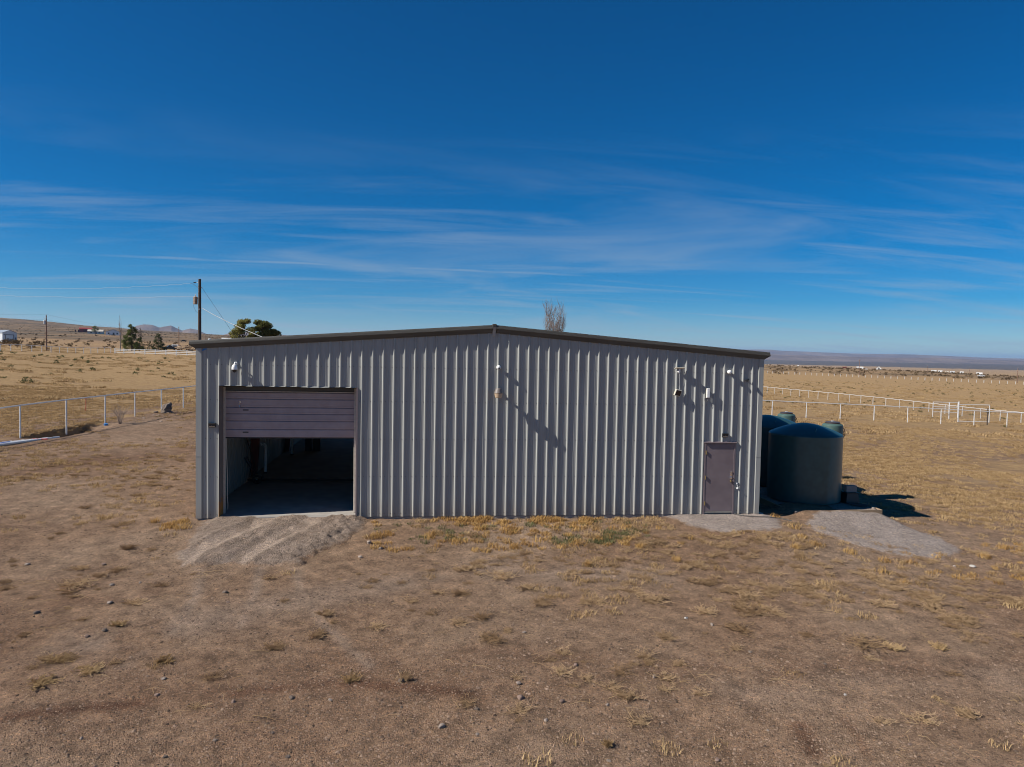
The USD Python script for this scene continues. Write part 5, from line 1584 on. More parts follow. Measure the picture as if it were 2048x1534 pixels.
for px, d, w, m_, lab in ((1867, 900, 6.0, 'white_wall', 'leftmost white trailer of the row on the right-hand plain'), (1879.5, 905, 5.0, 'white_wall', 'second white trailer of the row on the right-hand plain'),
                          (1893, 910, 4.0, 'cream_wall', 'small cream trailer in the middle of the row on the plain'), (1904, 915, 5.5, 'pale_barn', 'grey trailer fourth in the row on the plain'),
                          (1923, 880, 4.2, 'white_wall', 'last white trailer on the plain, apart from the row'), (1958, 860, 6.5, 'white_wall', 'flat white trailer above the lone white car'), (1595, 1100, 2.8, 'white_wall', 'tiny white hut on the skyline above the tanks')):
    p = at_depth(px, d)
    t = thing('trailer', lab, 'trailer', p, view_turn(p))
    MB().box((-w / 2, -1.2, 0.5), (w / 2, 1.2, 2.7), 0.15).build('body', M[m_], t)
    MB().box((-w * 0.3, -1.24, 1.3), (-w * 0.05, -1.19, 2.1)).build('window', M['pane'], t)
    for s in (-0.15, 0.15):
        MB().tube([(s * w, -1.15, 0.35), (s * w, 1.15, 0.35)], 0.35, 10).build('wheel', M['tyre'], t)

# log and junk heap by the pickup
for i in range(26):
    px = 352 + 40 * rng.random(); d = 248 + 12 * rng.random()
    p = at_depth(px, d)
    L = 1.0 + 1.8 * rng.random(); r = 0.14 + 0.16 * rng.random()
    lab = 'cut log lying in the heap behind the white board fence'
    p = p + [0, 0, r * (1 + 2 * (i % 3))]
    a = rng.random() * PI
    prim = MB().tube([(p[0] - L / 2 * math.cos(a), p[1] - L / 2 * math.sin(a), p[2] - 0.15), (p[0] + L / 2 * math.cos(a), p[1] + L / 2 * math.sin(a), p[2] + 0.15)], r, 8).build('cut_log', M['log'], '/World')
    tag(prim, lab, 'log', 'logs heaped behind the board fence')


# ------------------------------------------------------------------ trees and shrubs
def leaf_cloud(centres, radii, n, size, seed, flat=1.0, needle=0.45):
    """Many small leaf faces gathered in uneven clumps."""
    r = np.random.default_rng(seed)
    c = np.asarray(centres, float); R = np.asarray(radii, float)
    w = R ** 2.2; w /= w.sum()
    k = r.choice(len(c), n, p=w)
    u = r.normal(size=(n, 3)); u /= np.linalg.norm(u, axis=1, keepdims=True)
    rad = r.random(n) ** 0.45
    p = c[k] + u * (R[k] * rad)[:, None] * [1, 1, flat]
    d = r.normal(size=(n, 3)); d /= np.linalg.norm(d, axis=1, keepdims=True)
    e = np.cross(d, r.normal(size=(n, 3))); e /= np.linalg.norm(e, axis=1, keepdims=True)
    s = size * (0.6 + 0.8 * r.random(n))[:, None]
    v = np.stack([p - d * s, p + e * s * needle, p + d * s, p - e * s * needle], 1).reshape(-1, 3)
    q = np.arange(4 * n).reshape(n, 4)
    return v, q


def conifer(label, px, d, h, w, mat, seed, cat='tree', flat_top=False, name='pine_tree', leaves=2600, low=0.12):
    p = at_depth(px, d)
    r = np.random.default_rng(seed)
    t = thing(name, label, cat, p)
    th = h * (0.75 if flat_top else 0.95)
    trunk = [(0, 0, -0.3), (0.02 * h * r.normal() * 0.5, 0, th * 0.5), (0.02 * h * r.normal() * 0.5, 0, th)]
    MB().tube(trunk, [0.03 * h, 0.022 * h, 0.006 * h], 8).build('trunk', M['pine_bark'], t)
    C, R = [], []
    mb = MB()
    n = 60 if flat_top else 60
    for i in range(n):
        f = low + (1 - low) * (i + r.random()) / n
        if flat_top:
            f = 0.42 + 0.58 * r.random()
            rad = w / 2 * math.sqrt(max(0.02, 1 - ((f - 0.62) / 0.42) ** 2)) * (0.2 + 0.75 * r.random() ** 0.7)
        else:
            rad = w / 2 * (1.08 - f) ** 0.75 * (0.55 + 0.55 * r.random())
        a = r.random() * 2 * PI
        c = np.array([rad * math.cos(a), rad * math.sin(a), f * h])
        C.append(c); R.append(w * ((0.09 + 0.10 * r.random()) if flat_top else (0.07 + 0.11 * r.random() * (1.2 - f))))
        mb.tube([(0, 0, max(0.3, f * h - (0.16 if flat_top else 0.06) * h)), c * [0.6, 0.6, 1] - [0, 0, 0.03 * h], c], [0.008 * h, 0.005 * h, 0.002 * h], 5, caps=False)
    mb.build('limbs', M['pine_bark'], t, kind='stuff')
    put('crown', leaf_cloud(C, R, int(leaves * 2.4), max(0.05, w * 0.025), seed + 1, 0.62 if flat_top else 0.8), mat, t, kind='stuff')
    return t


conifer('left one of two rounded olive pines rising behind the workshop roof', 486, 92, 7.5, 3.5, M['olive_leaf'], 5, flat_top=True, leaves=7000)
conifer('right one of two rounded olive pines rising behind the workshop roof', 526, 94, 7.4, 4.3, M['olive_leaf'], 7, flat_top=True, leaves=8500)
conifer('tall pyramidal pine in the left group beside the bare poplar', 263, 228, 8.5, 6.2, M['pine_leaf'], 9, leaves=3600)
conifer('low dark pine leaning against the tall pyramidal one', 279, 226, 4.8, 3.4, M['pine_leaf'], 10, leaves=1500)
conifer('dark pointed juniper right of the tall pyramidal pine', 316, 240, 5.9, 4.2, M['dark_leaf'], 12, name='juniper_tree', leaves=2600, low=0.05)
conifer('short dark juniper between the pine and the pointed juniper', 299, 238, 3.4, 2.4, M['dark_leaf'], 14, name='juniper_tree', leaves=1200, low=0.05)
conifer('dark round tree standing before the pale house by the red barn', 190, 760, 10.5, 7.5, M['pine_leaf'], 15, flat_top=True, leaves=1200)
conifer('faint dark tree on the slope right of the tall pyramidal pine', 280, 700, 10.0, 5.0, M['bush_leaf'], 16, leaves=700)


def bare_tree(label, px, d, h, w, seed, stems=5, name='poplar_tree', twigs=26, mat='bark', r0=0.05):
    """Leafless upright tree: steep limbs and many fine rising twigs."""
    p = at_depth(px, d)
    r = np.random.default_rng(seed)
    t = thing(name, label, 'tree', p)
    MB().tube([(0, 0, -0.3), (0.03, 0.0, h * 0.30), (0.0, 0.02, h * 0.62)], [r0 * 2.4, r0 * 1.7, r0 * 0.8], 8).build('trunk', M[mat], t)
    limbs, tw = MB(), MB()
    for i in range(stems):
        a = 2 * PI * i / stems + r.random()
        z0 = h * (0.12 + 0.35 * r.random())
        s = w / 2 * (0.35 + 0.5 * r.random())
        top = h * (0.72 + 0.28 * r.random())
        pts = [np.array([0, 0, z0]), np.array([s * 0.75 * math.cos(a), s * 0.75 * math.sin(a), z0 + (top - z0) * 0.35]), np.array([s * math.cos(a), s * math.sin(a), top])]
        limbs.tube(pts, [r0 * 0.75, r0 * 0.5, r0 * 0.14], 6, caps=False)
        for k in range(twigs):
            f = 0.15 + 0.85 * r.random()
            q = pts[0] + (pts[1] - pts[0]) * min(1, f * 2.2) if f < 0.45 else pts[1] + (pts[2] - pts[1]) * (f - 0.45) / 0.55
            b = r.random() * 2 * PI
            l = h * (0.05 + 0.10 * r.random())
            e = q + np.array([math.cos(b) * l * 0.32, math.sin(b) * l * 0.32, l])
            e[2] = min(e[2], h)
            tw.tube([q, (q + e) / 2 + [0.02 * l, 0, -0.02 * l], e], [r0 * 0.28, r0 * 0.2, r0 * 0.12], 3, caps=False)
            for _ in range(2):
                g = q + (e - q) * (0.3 + 0.6 * r.random()); b = r.random() * 2 * PI
                tw.tube([g, g + np.array([math.cos(b) * l * 0.22, math.sin(b) * l * 0.22, l * 0.5])], [r0 * 0.17, r0 * 0.10], 3, caps=False)
    limbs.build('limbs', M[mat], t, kind='stuff')
    tw.build('twigs', M['twig'], t, kind='stuff')


bare_tree('leafless poplar whose top shows above the right roof slope', 1107, 70, 9.9, 2.4, 21, stems=16, twigs=40, r0=0.042)
bare_tree('thin leafless poplar left of the tall pyramidal pine', 240, 225, 11.2, 1.6, 22, stems=4, twigs=10, r0=0.085)


def shrub(label, px, d, w, h, seed, mat='bush_leaf', n=420, name='shrub', group=None, cat='shrub', twig='twig'):
    p = at_depth(px, d)
    r = np.random.default_rng(seed)
    t = thing(name, label, cat, p, group=group)
    mb = MB()
    C = []
    for i in range(14):
        a = r.random() * 2 * PI; s = w / 2 * (0.3 + 0.6 * r.random()); z = h * (0.35 + 0.5 * r.random())
        mb.tube([(0, 0, -0.05), (s * 0.5 * math.cos(a), s * 0.5 * math.sin(a), z * 0.6), (s * math.cos(a), s * math.sin(a), z)], [0.03 * h, 0.02 * h, 0.008 * h], 4, caps=False)
        C.append((s * math.cos(a), s * math.sin(a), z))
    mb.build('stems', M[twig], t, kind='stuff')
    put('foliage', leaf_cloud(C, [0.24 * w] * len(C), n, 0.05 * w, seed, 0.7, 0.3), M[mat], t, kind='stuff')


for i, (zx, w, lab) in enumerate(((242, 12, 'reddish shrub nearest the wall on the far post line'), (303, 14, 'biggest reddish shrub on the far post line'), (403, 11, 'third reddish shrub from the wall on the far post line'),
                                  (675, 7, 'small shrub before the foot of the tallest pole'), (705, 8, 'round shrub left of the tallest pole foot'), (790, 7, 'shrub midway to the tallest pole'), (880, 10, 'dark shrub right of the tallest pole'),
                                  (1040, 9, 'shrub below the tent-roofed house'), (1117, 10, 'dark shrub right of the one below the tent-roofed house'), (1555, 8, 'shrub below the middle of the trailer row'), (1633, 7, 'shrub just left of the lone white car'))):
    shrub(lab, 1480 + zx / 3.606, 445, w * 445 / FPX * 0.85, 1.5 + 0.12 * w, 100 + i)
shrub('large bristly dark bush before the pale metal barn', 19, 215, 4.6, 2.0, 131, n=700)
shrub('dark bush cut by the left picture edge', 2, 222, 2.6, 1.5, 132)
shrub('small dark bush under the pale barn, right of the large bristly one', 35, 200, 1.4, 1.1, 133)
shrub('sprawling brown bush between the pale barn and the utility pole', 60, 190, 2.6, 1.2, 134)
shrub('little brown bush at the foot of the left-field utility pole', 96, 184, 1.1, 0.8, 135)

# leafless bush by the fence
bx, by = along_left_fence(240)
q = on_ground(240, 846)
t = thing('bare_bush', 'leafless grey bush against the left fence between two posts', 'bush', q)
mb = MB()
r = np.random.default_rng(3)
for i in range(30):
    a = r.random() * 2 * PI; l = 0.55 + 0.6 * r.random(); s = l * (0.15 + 0.6 * r.random())
    e = np.array([s * math.cos(a), s * math.sin(a), l]); m = e * [0.35, 0.35, 0.5]
    mb.tube([(0.05 * math.cos(a), 0.05 * math.sin(a), -0.05), m, e], [0.009, 0.007, 0.004], 4, caps=False)
    for k in range(3):
        g = m + (e - m) * r.random(); b = r.random() * 2 * PI
        mb.tube([g, g + [0.2 * math.cos(b), 0.2 * math.sin(b), 0.18]], [0.006, 0.004], 3, caps=False)
mb.build('stems', M['twig'], t, kind='stuff')


def rock_mesh(seed, sub=3, amp=0.35, squash=(1, 1, 0.7), facets=7):
    m = trimesh.creation.icosphere(sub)
    r = np.random.default_rng(seed)
    v = np.array(m.vertices)
    for _ in range(facets):
        n = r.normal(size=3); n /= np.linalg.norm(n)
        c = 0.55 + 0.3 * r.random()
        d = v @ n
        v = v - np.outer(np.maximum(d - c, 0), n)
    v = v * (1 + amp * (meshkit.fbm(v * 1.7 + seed, 3, seed) - 0.5))[:, None] * squash
    return v, np.array(m.faces)


q = on_ground(331, 826)
t = thing('boulder', 'dark pointed boulder at the left fence near the workshop corner', 'rock', q)
v, f = rock_mesh(4, 4, 0.7, (0.36, 0.30, 0.50), 6)
v = v + np.stack([0.25 * v[:, 2], 0 * v[:, 2], 0.30 + 0 * v[:, 2]], -1)
MB().add(v, f).build('stone', M['rock'], t, smooth=30)
for i in range(5):
    v, f = rock_mesh(40 + i, 2, 0.5, (0.16, 0.13, 0.10), 5)
    a = rng.random() * PI + PI
    MB().add(v + [-0.15 + 0.55 * math.cos(a) * (0.5 + rng.random() * .5), 0.35 * math.sin(a), 0.05], f).build('broken_piece', M['rock'] if i % 2 else M['stone_red'], t, smooth=30)
for px, py, s in ((352, 823, .10), (362, 825, .07), (317, 831, .12), (308, 830, .09), (288, 836, .10), (322, 842, .10)):
    q = on_ground(px, py)
    v, f = rock_mesh(int(px), 2, 0.5, (s, s * .8, s * .55), 6)
    tag(put('pale_stone', (v + q, f), M['stone'], smooth=30), 'pale loose stone along the foot of the left fence near the boulder', 'stone', 'stones below the left fence')

# white pipes laid along the fence
a0, a1 = on_ground(-60, 905), on_ground(118, 873)
dirp = (a1 - a0) / np.linalg.norm(a1 - a0); nrm = np.array([-dirp[1], dirp[0], 0])
for i in range(7):
    o = a0 + nrm * (0.16 * i) + dirp * (-0.9 * (i % 3) * 0.5) - dirp * 0.25 * i + [0, 0, 0.06 + (0.05 if i in (0, 1) else 0)]
    e = a1 + nrm * (0.16 * i) - dirp * (0.55 * i) + [0, 0, 0.06]
    lab = ['white pipe nearest the yard in the bundle on the ground', 'second white pipe of the bundle on the ground', 'third white pipe of the bundle on the ground', 'fourth white pipe of the bundle on the ground',
           'fifth white pipe of the bundle on the ground', 'sixth white pipe of the bundle on the ground', 'white pipe closest to the fence in the bundle'][i]
    tag(MB().tube([o, (o + e) / 2, e], 0.052, 10).build('loose_pipe', M['pipe_white'], '/World', smooth=40), lab, 'pipe', 'white pipes lying by the left fence')
q0, q1 = on_ground(90, 873), on_ground(162, 855.5)
tag(MB().tube([q0 + [0, 0, 0.07], (q0 + q1) / 2 + [0, 0, 0.12], q1 + [0, 0, 0.06]], 0.03, 8).build('loose_pipe', M['pipe_white'], '/World', smooth=40), 'thin white pipe reaching past the bundle along the washed-out edge', 'pipe')
q = on_ground(6, 889)
tag(MB().tube([q + [0, 0, 0.06] - dirp * 0.35, q + [0, 0, 0.06] + dirp * 0.35], 0.06, 10).build('blue_pipe', M['blue_plastic'], '/World'), 'short blue pipe end beside the white bundle', 'pipe')
q = on_ground(80, 879)
tag(MB().box(q + [-0.35, -0.04, -0.02], q + [0.35, 0.05, 0.05], 0.02).build('red_strip', M['red_plastic'], '/World'), 'red plastic strip on the ground below the pipe bundle', 'strip')
q = on_ground(212, 846)
tag(MB().lathe([(0.0, 0), (0.10, 0.0), (0.12, 0.10), (0.0, 0.14)], q, 12).build('plastic_scrap', M['blue_tape'], '/World'), 'small blue plastic cap on the ground at a fence post', 'scrap')  # a small blue cap lying loose by the post
q = at_depth(170, 46)
t = thing('marker_stake', 'thin red marker stake behind the left fence', 'stake', q)
MB().tube([(0, 0, -0.1), (0.02, 0, 0.85)], 0.02, 6).build('stake', M['red_plastic'], t)
MB().box((-0.012, -0.03, 0.80), (0.05, 0.03, 0.87), 0.006).build('tip', M['red_plastic'], t)

# ------------------------------------------------------------------ loose stones
STONES = [(56, 1131, 12, 's'), (207, 1129, 10, 'r'), (360, 1106, 9, 'd'), (605, 1107, 10, 'd'), (450, 1183, 14, 'd'), (219, 1206, 14, 's'), (74, 1226, 14, 'd'), (209, 1260, 15, 'd'),
          (328, 1358, 10, 's'), (314, 1388, 11, 'r'), (223, 1170, 11, 's'), (467, 1402, 12, 'r'), (583, 1394, 13, 'd'), (661, 1398, 10, 's'), (455, 1204, 9, 'r'), (163, 1476, 9, 's'), (174, 1270, 11, 'r'),
          (721, 1116, 11, 's'), (803, 1360, 15, 's'), (1037, 1367, 13, 's'), (1041, 1395, 19, 'r'), (1151, 1329, 11, 'r'), (1309, 1352, 13, 's'), (883, 1452, 17, 's'), (1124, 1402, 12, 'r'), (1254, 1346, 12, 'r'),
          (1048, 1264, 9, 's'), (1092, 1440, 11, 's'), (738, 1087, 14, 's'), (953, 1418, 12, 'd'), (955, 1468, 9, 's'), (761, 1098, 10, 's'), (803, 1412, 9, 'd'), (1591, 1034, 11, 's'), (1909, 1131, 7, 's'),
          (1536, 1460, 9, 's'), (1435, 1519, 12, 'r'), (1372, 1237, 9, 'w'), (1750, 1018, 11, 's'), (1946, 1132, 13, 'w'), (1424, 1250, 10, 's'), (1728, 1186, 7, 's'), (1650, 1330, 8, 'd'), (1215, 1408, 10, 's'),
          (545, 1463, 9, 'd'), (330, 1512, 12, 'd'), (575, 1510, 12, 'd'), (1820, 1490, 9, 'r'), (1690, 1390, 8, 'w'), (96, 1418, 9, 'r'), (430, 1480, 10, 's'), (1500, 1305, 8, 'd'), (280, 1165, 8, 's'), (1218, 1520, 11, 's')]
def place_words(px, py):
    col = ['by the left picture edge', 'left of the ramp', 'below the doorway', 'right of the ramp', 'below the barn lamp', 'below the entry door', 'below the tank pad', 'by the right picture edge']
    c = int(np.searchsorted([170, 380, 700, 930, 1230, 1480, 1800], px))
    row = ['nearest the building', 'halfway out', 'in the foreground', 'at the bottom edge']
    return col[c] + ' ' + row[int(np.searchsorted([1130, 1260, 1400], py))]


def placed_labels(items, noun):
    """items: [(key, px, py)] -> labels; those that share a stretch of ground are told apart from left to right."""
    cells = {}
    for n, (k, px, py) in enumerate(items):
        cells.setdefault((k, place_words(px, py)), []).append((px, n))
    out = {}
    words = {2: ['left one of two', 'right one of two'], 3: ['leftmost of three', 'middle one of three', 'rightmost of three'],
             4: ['leftmost of four', 'second from left of four', 'third from left of four', 'rightmost of four']}
    many = ['leftmost', 'second from left', 'third from left', 'fourth from left', 'fifth from left', 'sixth from left']
    for (k, w), found in cells.items():
        for q_, (px, n) in enumerate(sorted(found)):
            one, more = noun[k]
            out[n] = f'{one} {w}' if len(found) == 1 else f'{words.get(len(found), many)[q_]} {more} {w}'
    return out


SL = {'s': 'loose grey stone lying on the bare dirt', 'r': 'loose reddish stone lying on the bare dirt', 'd': 'loose dark stone lying on the bare dirt', 'w': 'white scrap of stone lying on the dirt'}
lab_ = placed_labels([(k, px, py) for px, py, s, k in STONES], {'s': ('grey stone', 'grey stones'), 'r': ('reddish stone', 'reddish stones'), 'd': ('dark stone', 'dark stones'), 'w': ('white scrap', 'white scraps')})
for i, (px, py, s, k) in enumerate(STONES):
    q = on_ground(px, py)
    if px == 1750:
        q = np.array([21.1, 0.62, PADZ])
    d = (q - CAM) @ np.array([F_AX[0], F_AX[1], 0])
    w = s * d / FPX / 2
    v, f = rock_mesh(200 + i, 2, 0.5, (w, w * (0.65 + 0.3 * rng.random()), w * (0.45 + 0.3 * rng.random())), 8)
    a = rng.random() * PI
    v = np.stack([v[:, 0] * math.cos(a) - v[:, 1] * math.sin(a), v[:, 0] * math.sin(a) + v[:, 1] * math.cos(a), v[:, 2]], -1)
    m_ = {'s': 'stone', 'r': 'stone_red', 'd': 'rock', 'w': 'pale_stone'}[k]
    tag(put('stone', (v + q + [0, 0, w * 0.22], f), M[m_], smooth=35), lab_[i], 'stone', {'s': 'grey stones on the dirt', 'r': 'reddish stones on the dirt', 'd': 'dark stones on the dirt', 'w': 'white scraps on the dirt'}[k])


# ------------------------------------------------------------------ grass, weeds, gravel
def tuft_mesh(seed, n, h, spread, width, lean=0.5, curve=True):
    r = np.random.default_rng(seed)
    v, f = [], []
    for i in range(n):
        a = r.random() * 2 * PI; b = r.random() * 2 * PI
        s = spread * math.sqrt(r.random())
        p = np.array([s * math.cos(b), s * math.sin(b), -0.01])
        l = h * (0.5 + 0.6 * r.random()); o = l * lean * r.random()
        d = np.array([math.cos(a), math.sin(a), 0]); e = np.array([-d[1], d[0], 0]) * width * (0.7 + 0.6 * r.random())
        m = p + d * o * 0.35 + [0, 0, l * 0.6]
        t = p + d * o + [0, 0, l * (1 if not curve else 0.9)]
        k = len(v)
        v += [p - e, p + e, m + e * 0.7, m - e * 0.7, t]
        f += [[k, k + 1, k + 2], [k, k + 2, k + 3], [k + 3, k + 2, k + 4]]
    return np.array(v), np.array(f)


def weed_mesh(seed, n, w, h):
    """Low sprawling dead weed: wiry stems lying and branching."""
    r = np.random.default_rng(seed)
    mb = MB()
    for i in range(n):
        a = r.random() * 2 * PI; l = w / 2 * (0.35 + 0.75 * r.random()); z = h * (0.2 + 0.9 * r.random())
        d = np.array([math.cos(a), math.sin(a), 0])
        o = np.array([r.normal() * w * 0.12, r.normal() * w * 0.12, 0])
        p = [o, o + d * l * 0.5 + [r.normal() * .04 * w, r.normal() * .04 * w, z * 0.8], o + d * l + [0, 0, z]]
        mb.tube(p, [0.0062, 0.0052, 0.0034], 3, caps=False)
        for k in range(3):
            g = p[1] + (p[2] - p[1]) * r.random(); b = r.random() * 2 * PI
            mb.tube([g, g + [0.12 * w * math.cos(b), 0.12 * w * math.sin(b), 0.10 * h + 0.05 * r.random()]], [0.0045, 0.0030], 3, caps=False)
    return mb.arrays()


tufts = [tuft_mesh(s, 46, 0.085, 0.15, 0.0060, 1.4) for s in (1, 2, 3, 21, 22)]
gold = [tuft_mesh(s, 52, 0.098, 0.12, 0.0060, 1.2) for s in (4, 5, 23)]
green = [tuft_mesh(s, 40, 0.09, 0.12, 0.006, 0.9) for s in (6, 7)]
weeds = [weed_mesh(s, 30, 0.60, 0.085) for s in (8, 9, 10, 24, 25)]
patch = []
for s in (11, 12, 13):
    r = np.random.default_rng(s); mb = MB()
    for i in range(9):
        v, f = tuft_mesh(s * 20 + i, 12, 0.15, 0.20, 0.020, 1.3)
        mb.add(v + [1.1 * (r.random() - .5), 1.1 * (r.random() - .5), 0], f)
    patch.append(mb.arrays())


def polar_sample(n, r0, r1, a0, a1, power, seed):
    """Points over a sector; power 1 is even per area, less than that thins with distance."""
    r = np.random.default_rng(seed)
    e = power + 1
    R = (r0 ** e + (r1 ** e - r0 ** e) * r.random(n)) ** (1 / e)
    A = np.radians(a0 + (a1 - a0) * r.random(n)) + YAW
    return CAM[0] + R * np.sin(A), CAM[1] + R * np.cos(A), R, r


def outside_building(x, y):
    ok = ~((x > -0.15) & (x < W + 0.15) & (y > -0.06) & (y < DEPTH + 0.3))
    ok &= ~((x > px0 - 0.05) & (x < px1 + 0.05) & (y > py0 - 0.05) & (y < py1))
    ok &= ~((x > 0.3) & (x < 4.7) & (y > -3.8) & (y < 0.1))                   # ramp
    ok &= ~((x > 13.5) & (x < 17.1) & (y > -1.9) & (y < 0))                   # apron
    ok &= ~((x > 17.7) & (x < 21.6) & (y < 0.6) & (y > -0.9 - 0.55 * (x - 17.7)))
    return ok


def clump(x, y, s, seed):
    return meshkit.fbm(np.stack([x * s, y * s, np.zeros_like(x)], -1), 4, seed)


def finish(name, protos, mat, x, y, keep, size, label, cat, r):
    x, y, size = x[keep], y[keep], size[keep]
    z = height(x, y)
    n = len(x)
    return scatter(name, [(p, M[mat]) for p in protos], np.stack([x, y, z], -1), size, r.random(n) * 2 * PI, r.integers(0, len(protos), n), label, cat)


x, y, R, r = polar_sample(110000, 9, 75, -40, 42, 0.35, 51)
g = grass_mask(x, y)
dens = np.clip((g - 0.10) * 2.3, 0.012, 1) * smoothstep(0.42, 0.60, clump(x, y, 0.22, 70) * 0.45 + clump(x, y, 0.6, 71) * 0.3 + clump(x, y, 2.2, 72) * 0.25 + 0.16 * (g - 0.25))
keep = (r.random(len(x)) < dens * 0.95) & outside_building(x, y)
finish('dry_grass', tufts, 'straw', x, y, keep, 0.65 + 0.75 * r.random(len(x)), 'short straw-coloured grass tufts scattered over the yard', 'grass', r)

x, y, R, r = polar_sample(16000, 60, 330, -40, 42, 0.55, 52)
g = grass_mask(x, y)
dens = np.clip(g * 1.6, 0, 1) * smoothstep(0.42, 0.62, clump(x, y, 0.10, 73) * 0.5 + clump(x, y, 0.5, 74) * 0.5)
keep = (r.random(len(x)) < dens) & outside_building(x, y)
finish('field_grass', patch, 'straw', x, y, keep, 0.8 + 0.9 * r.random(len(x)), 'dry pale grass covering the fields beyond the fences', 'grass', r)

# golden bunches along the wall foot and round the aprons
r = np.random.default_rng(53)
x = np.concatenate([4.9 + 9.0 * r.random(260), 5 + 9 * r.random(260), 16.9 + 1.6 * r.random(50), -0.9 + 0.9 * r.random(16), 17.6 + 7 * r.random(120)])
y = np.concatenate([-0.10 - 0.35 * r.random(260) ** 1.5, -0.2 - 2.6 * r.random(260) ** 1.3, -0.1 - 2.4 * r.random(50), -0.1 - 1.1 * r.random(16), -2.2 - 3.4 * r.random(120)])
keep = (clump(x, y, 1.3, 75) > 0.47) & outside_building(x, y) & ~((x > 17.6) & (x < 22.2) & (y > -3.3))
finish('golden_grass', gold, 'orange_straw', x, y, keep, 0.7 + 0.8 * r.random(len(x)), 'bright golden grass bunches along the foot of the front wall', 'grass', r)
r = np.random.default_rng(54)
x = np.concatenate([9.0 + 3.2 * r.random(110), 5 + 8 * r.random(60)])
y = np.concatenate([-2.4 + 0.9 * r.random(110), -0.5 - 2.0 * r.random(60)])
keep = (clump(x, y, 1.8, 76) > 0.47)
finish('green_weeds', green, 'green_weed', x, y, keep, 0.7 + 0.8 * r.random(len(x)), 'grey-green low weeds in the dirt before the middle of the wall', 'weeds', r)

# sprawling dead weeds in the middle ground
x, y, R, r = polar_sample(9500, 9.5, 34, -40, 42, 0.5, 55)
zone = np.clip(0.10 + 0.9 * smoothstep(4, 9, x) * smoothstep(-10.5, -8.0, y) * smoothstep(-0.5, -2.5, y) + 0.25 * smoothstep(3, -2, x), 0, 1)
dens = zone * smoothstep(0.48, 0.62, clump(x, y, 0.5, 77) * 0.5 + clump(x, y, 1.9, 78) * 0.5)
keep = (r.random(len(x)) < dens) & outside_building(x, y)
finish('dead_weeds', weeds, 'brown_weed', x, y, keep, 0.22 + 0.60 * r.random(len(x)) ** 1.5, 'wiry brown dead weeds sprawling over the dirt', 'weeds', r)

# fallen stalks
stk = []
for k in range(4):
    rr_ = np.random.default_rng(600 + k); mb = MB()
    for i in range(3):
        a = rr_.random() * 2 * PI; l = 0.08 + 0.24 * rr_.random(); o = rr_.normal(size=2) * 0.10
        mb.tube([(o[0], o[1], 0.008), (o[0] + l * 0.5 * math.cos(a), o[1] + l * 0.5 * math.sin(a), 0.02 + 0.03 * rr_.random()), (o[0] + l * math.cos(a + 0.05), o[1] + l * math.sin(a + 0.05), 0.01)], [0.0024, 0.002, 0.0014], 4, caps=False)
    stk.append(mb.arrays())
x, y, R, r = polar_sample(520, 9, 28, -40, 42, 0.3, 62)
keep = (clump(x, y, 0.35, 85) > 0.47) & outside_building(x, y)
finish('fallen_stalks', stk, 'straw', x, y, keep, 0.6 + 0.9 * r.random(len(x)), 'pale dry stalks lying loose over the dirt', 'stalks', r)

# gravel
peb = [rock_mesh(300 + i, 1, 0.5, (1, 0.75, 0.6), 6) for i in range(5)]
x, y, R, r = polar_sample(150000, 7.5, 30, -42, 44, 0.0, 56)
c = clump(x, y, 0.7, 79)
keep = (r.random(len(x)) < smoothstep(0.25, 0.65, c + 0.25 * smoothstep(15, 10, R))) & ~((x > -0.1) & (x < W + 0.1) & (y > -0.05)) & outside_building(x, y)
size = 0.008 + 0.010 * r.random(len(x)) ** 2 + 0.022 * r.random(len(x)) ** 18
finish('gravel_stones', peb, 'pebble', x, y, keep, size, 'small gravel strewn over the dirt yard', 'gravel', r)

# brush on the slopes and tussocks in the fields
brush = []
for s in range(4):
    r = np.random.default_rng(400 + s)
    C = [(r.normal() * .45, r.normal() * .45, 0.35 + 0.5 * r.random()) for _ in range(9)]
    brush.append(leaf_cloud(C, [0.42] * 9, 130, 0.16, 410 + s, 0.75, 0.4))
x, y, R, r = polar_sample(6500, 290, 2600, -42, 2, 0.42, 57)
keep = (clump(x, y, 0.008, 80) + 0.5 * clump(x, y, 0.03, 81) > 0.70)
finish('slope_brush', brush, 'bush_leaf', x, y, keep, 0.5 + 1.1 * r.random(len(x)) ** 2, 'dark brush dotting the left-hand slope', 'brush', r)
x, y, R, r = polar_sample(900, 80, 420, 14, 42, 0.8, 58)
keep = clump(x, y, 0.03, 82) > 0.47
finish('field_tussocks', brush, 'tussock', x, y, keep, 0.15 + 0.32 * r.random(len(x)) ** 2, 'little dark tussocks dotting the right-hand field', 'tussocks', r)
x, y, R, r = polar_sample(150, 60, 170, -40, -18, 0.8, 59)
keep = clump(x, y, 0.05, 83) > 0.45
finish('field_tussocks', brush, 'green_weed', x, y, keep, 0.2 + 0.35 * r.random(len(x)), 'little green tussocks dotting the left-hand field', 'tussocks', r)
x, y, R, r = polar_sample(1500, 420, 1100, 8, 42, 0.8, 60)
keep = clump(x, y, 0.01, 84) > 0.46
finish('plain_brush', brush, 'bush_leaf', x, y, keep, 0.6 + 1.0 * r.random(len(x)), 'brown brush on the plain beyond the far posts', 'brush', r)

